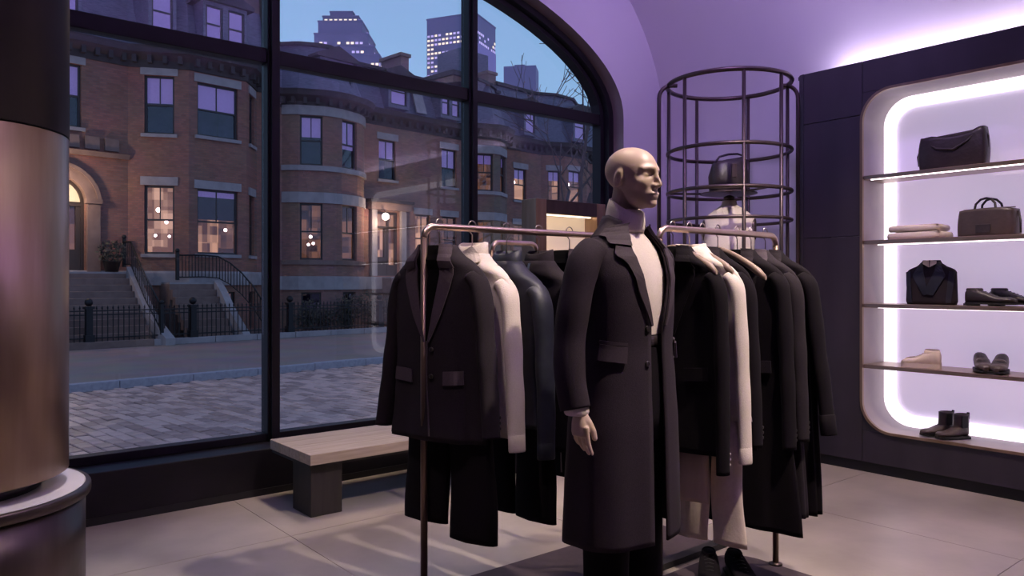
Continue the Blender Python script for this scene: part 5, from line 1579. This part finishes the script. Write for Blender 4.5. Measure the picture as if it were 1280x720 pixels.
t = thing('weekend_bag', 'dark leather weekend bag with arched handles on second shelf', 'bag', on_shelf(1.805, SHELF[2]), SR + R(-4))
soft_box(.335, .16, .175, 8, lambda x, k: -.010*k*x*x, .04, .03).build('bag_body', M['leather_brown'], t)
for y in (-.062, .050):
    MB().tube([(-.062, y, .10), (-.062, y*.9, .165), (-.055, y*.8, .205), (-.03, y*.7, .232), (0, y*.6, .240), (.03, y*.7, .232), (.055, y*.8, .205), (.062, y*.9, .165), (.062, y, .10)], .0075, 8).build('handle', M['leather'], t)
MB().tube([(-.15, 0, .176), (0, 0, .179), (.15, 0, .176)], .004, 6).build('zip', M['zip'], t)
MB().box(-.045, .045, -.088, -.078, .02, .075).build('front_patch', M['leather'], t, bevel=.004)
MB().tube([(.165, 0, .15), (.185, -.02, .09), (.19, -.03, .015)], .006, 6).build('shoulder_strap', M['leather'], t)

def folded(label, z, ww, hh, Y, yaw):
    t = thing('folded_sweater', label, 'sweater', (UX + .17, Y, z), SR + yaw)
    for k in range(1):
        z0 = 0
        mb = MB(); rg = []; n = 9
        for i in range(n):
            a = PI*i/(n-1) - PI/2
            rg.append([(x*(ww/2 + .012*math.cos(a)) , y*(.115 + .010*math.cos(a)), z0 + hh*.5 + hh*.5*math.sin(a) + .003*math.sin(x*5 + y*3 + k)) for x, y in [(sup(math.cos(2*PI*j/32), .35), sup(math.sin(2*PI*j/32), .35)) for j in range(32)]])
        mb.rings(rg).build('fold', M['ivory'], t)
    MB().box(ww*.14, ww*.50, -.118, .05, hh*.94, hh*1.04).build('sleeve_fold', M['ivory'], t, bevel=.008, seg=3)
    return t
folded('lower cream folded sweater on second shelf', SHELF[2] + .0005, .335, .044, 2.22, 0)
folded('upper cream folded sweater on top of the other on second shelf', SHELF[2] + .052, .31, .040, 2.225, R(3))

t = thing('folded_blazer', 'folded navy blazer with patterned scarf standing on third shelf', 'jacket', on_shelf(2.145, SHELF[1]), SR + R(3))
FBt = [(0, .148, .05, 0), (.02, .155, .058, 0), (.12, .152, .056, 0), (.215, .150, .048, 0), (.232, .135, .042, 0), (.255, .085, .036, 0), (.275, .060, .032, 0), (.292, .052, .030, 0)]
FB = Body(FBt, 3.2, [], 48)
mb = MB(); mb.rings([[FB.pt(2*PI*k/48, z) for k in range(48)] for z in FB.zs(.01)]); mb.build('jacket_body', M['charcoal'], t)
for s in (-1, 1):
    FB.strip(MB(), poly_line([(s*.040, .285), (s*.035, .22), (-s*.03*(s > 0), .07)], 14), poly_line([(s*.060, .272), (s*.100, .19), (s*.03 - .0, .06)], 14), .002 + .003*(s > 0), .005, 5).build('lapel', M['navy'], t)
    FB.strip(MB(), poly_line([(s*.004, .293), (s*.038, .288)], 6), poly_line([(s*.002, .245), (s*.040, .268)], 6), .004, .004, 3).build('scarf', M['cream'], t)
FB.strip(MB(), poly_line([(-.148, .215), (-.13, .012)], 8), poly_line([(-.118, .22), (-.10, .012)], 8), .002, .005, 3).build('sleeve_fold', M['navy'], t)
FB.strip(MB(), poly_line([(.118, .22), (.10, .012)], 8), poly_line([(.148, .215), (.13, .012)], 8), .002, .005, 3).build('sleeve_fold', M['navy'], t)

SHG = None
shoe('derby_shoe', 'black laced shoe on third shelf, front one of its pair', (UX + .11, 1.835, SHELF[1] + .0005), R(0), 'leather', 'sole', .285, .095, .090)
shoe('derby_shoe', 'black laced shoe on third shelf, rear one of its pair', (UX + .225, 1.735, SHELF[1] + .0005), R(-4), 'leather', 'sole', .285, .095, .090)
shoe('sneaker', 'cream canvas sneaker on fourth shelf, front one of its pair', (UX + .10, 2.145, SHELF[0] + .0005), R(180 + 8), 'sneaker', 'rubber', .235, .095, .095, 'sneaker')
shoe('sneaker', 'cream canvas sneaker on fourth shelf, rear one of its pair', (UX + .21, 2.185, SHELF[0] + .0005), R(180 - 6), 'sneaker', 'rubber', .235, .095, .095, 'sneaker')
shoe('loafer', 'black loafer on fourth shelf, left one of its pair', (UX + .16, 1.845, SHELF[0] + .0005), R(-62), 'leather_brown', 'sole', .24, .094, .098, 'loafer')
shoe('loafer', 'black loafer on fourth shelf, right one of its pair', (UX + .16, 1.735, SHELF[0] + .0005), R(-80), 'leather_brown', 'sole', .24, .094, .098, 'loafer')
shoe('ankle_boot', 'black ankle boot on niche floor, left one of its pair', (UX + .16, 2.085, OZ0 + .0045), R(-122), 'leather_brown', 'sole', .22, .088, .075, 'boot')
shoe('ankle_boot', 'black ankle boot on niche floor, right one of its pair', (UX + .14, 1.985, OZ0 + .0045), R(-120), 'leather_brown', 'sole', .22, .088, .075, 'boot')

# ================================================================ groups of look-alike things
GROUPS = {'rowhouse': 'rowhouses across the street', 'office_tower': 'towers on the skyline', 'shrub': 'shrubs behind the street fence',
          'stair_railing': 'iron stair railings', 'stoop': 'stone stoops', 'lantern': 'door lanterns', 'clothes_rail': 'bronze clothes rails',
          'clothes_hanger': 'hangers on the clothes rails', 'coat': 'dark coats on the rails', 'jacket': 'dark jackets on the rails',
          'trousers': 'trousers hanging on the rails', 'folded_sweater': 'folded sweaters on the second shelf', 'derby_shoe': 'black laced shoes',
          'sneaker': 'cream sneakers on the fourth shelf', 'loafer': 'black loafers on the fourth shelf', 'ankle_boot': 'ankle boots on the niche floor',
          'floor_mat': 'dark floor mats under the rails'}
for o in list(bpy.data.objects):
    if o.parent is None and o.get('category'):
        k = o.name.split('.')[0]
        if k in GROUPS: o['group'] = GROUPS[k]
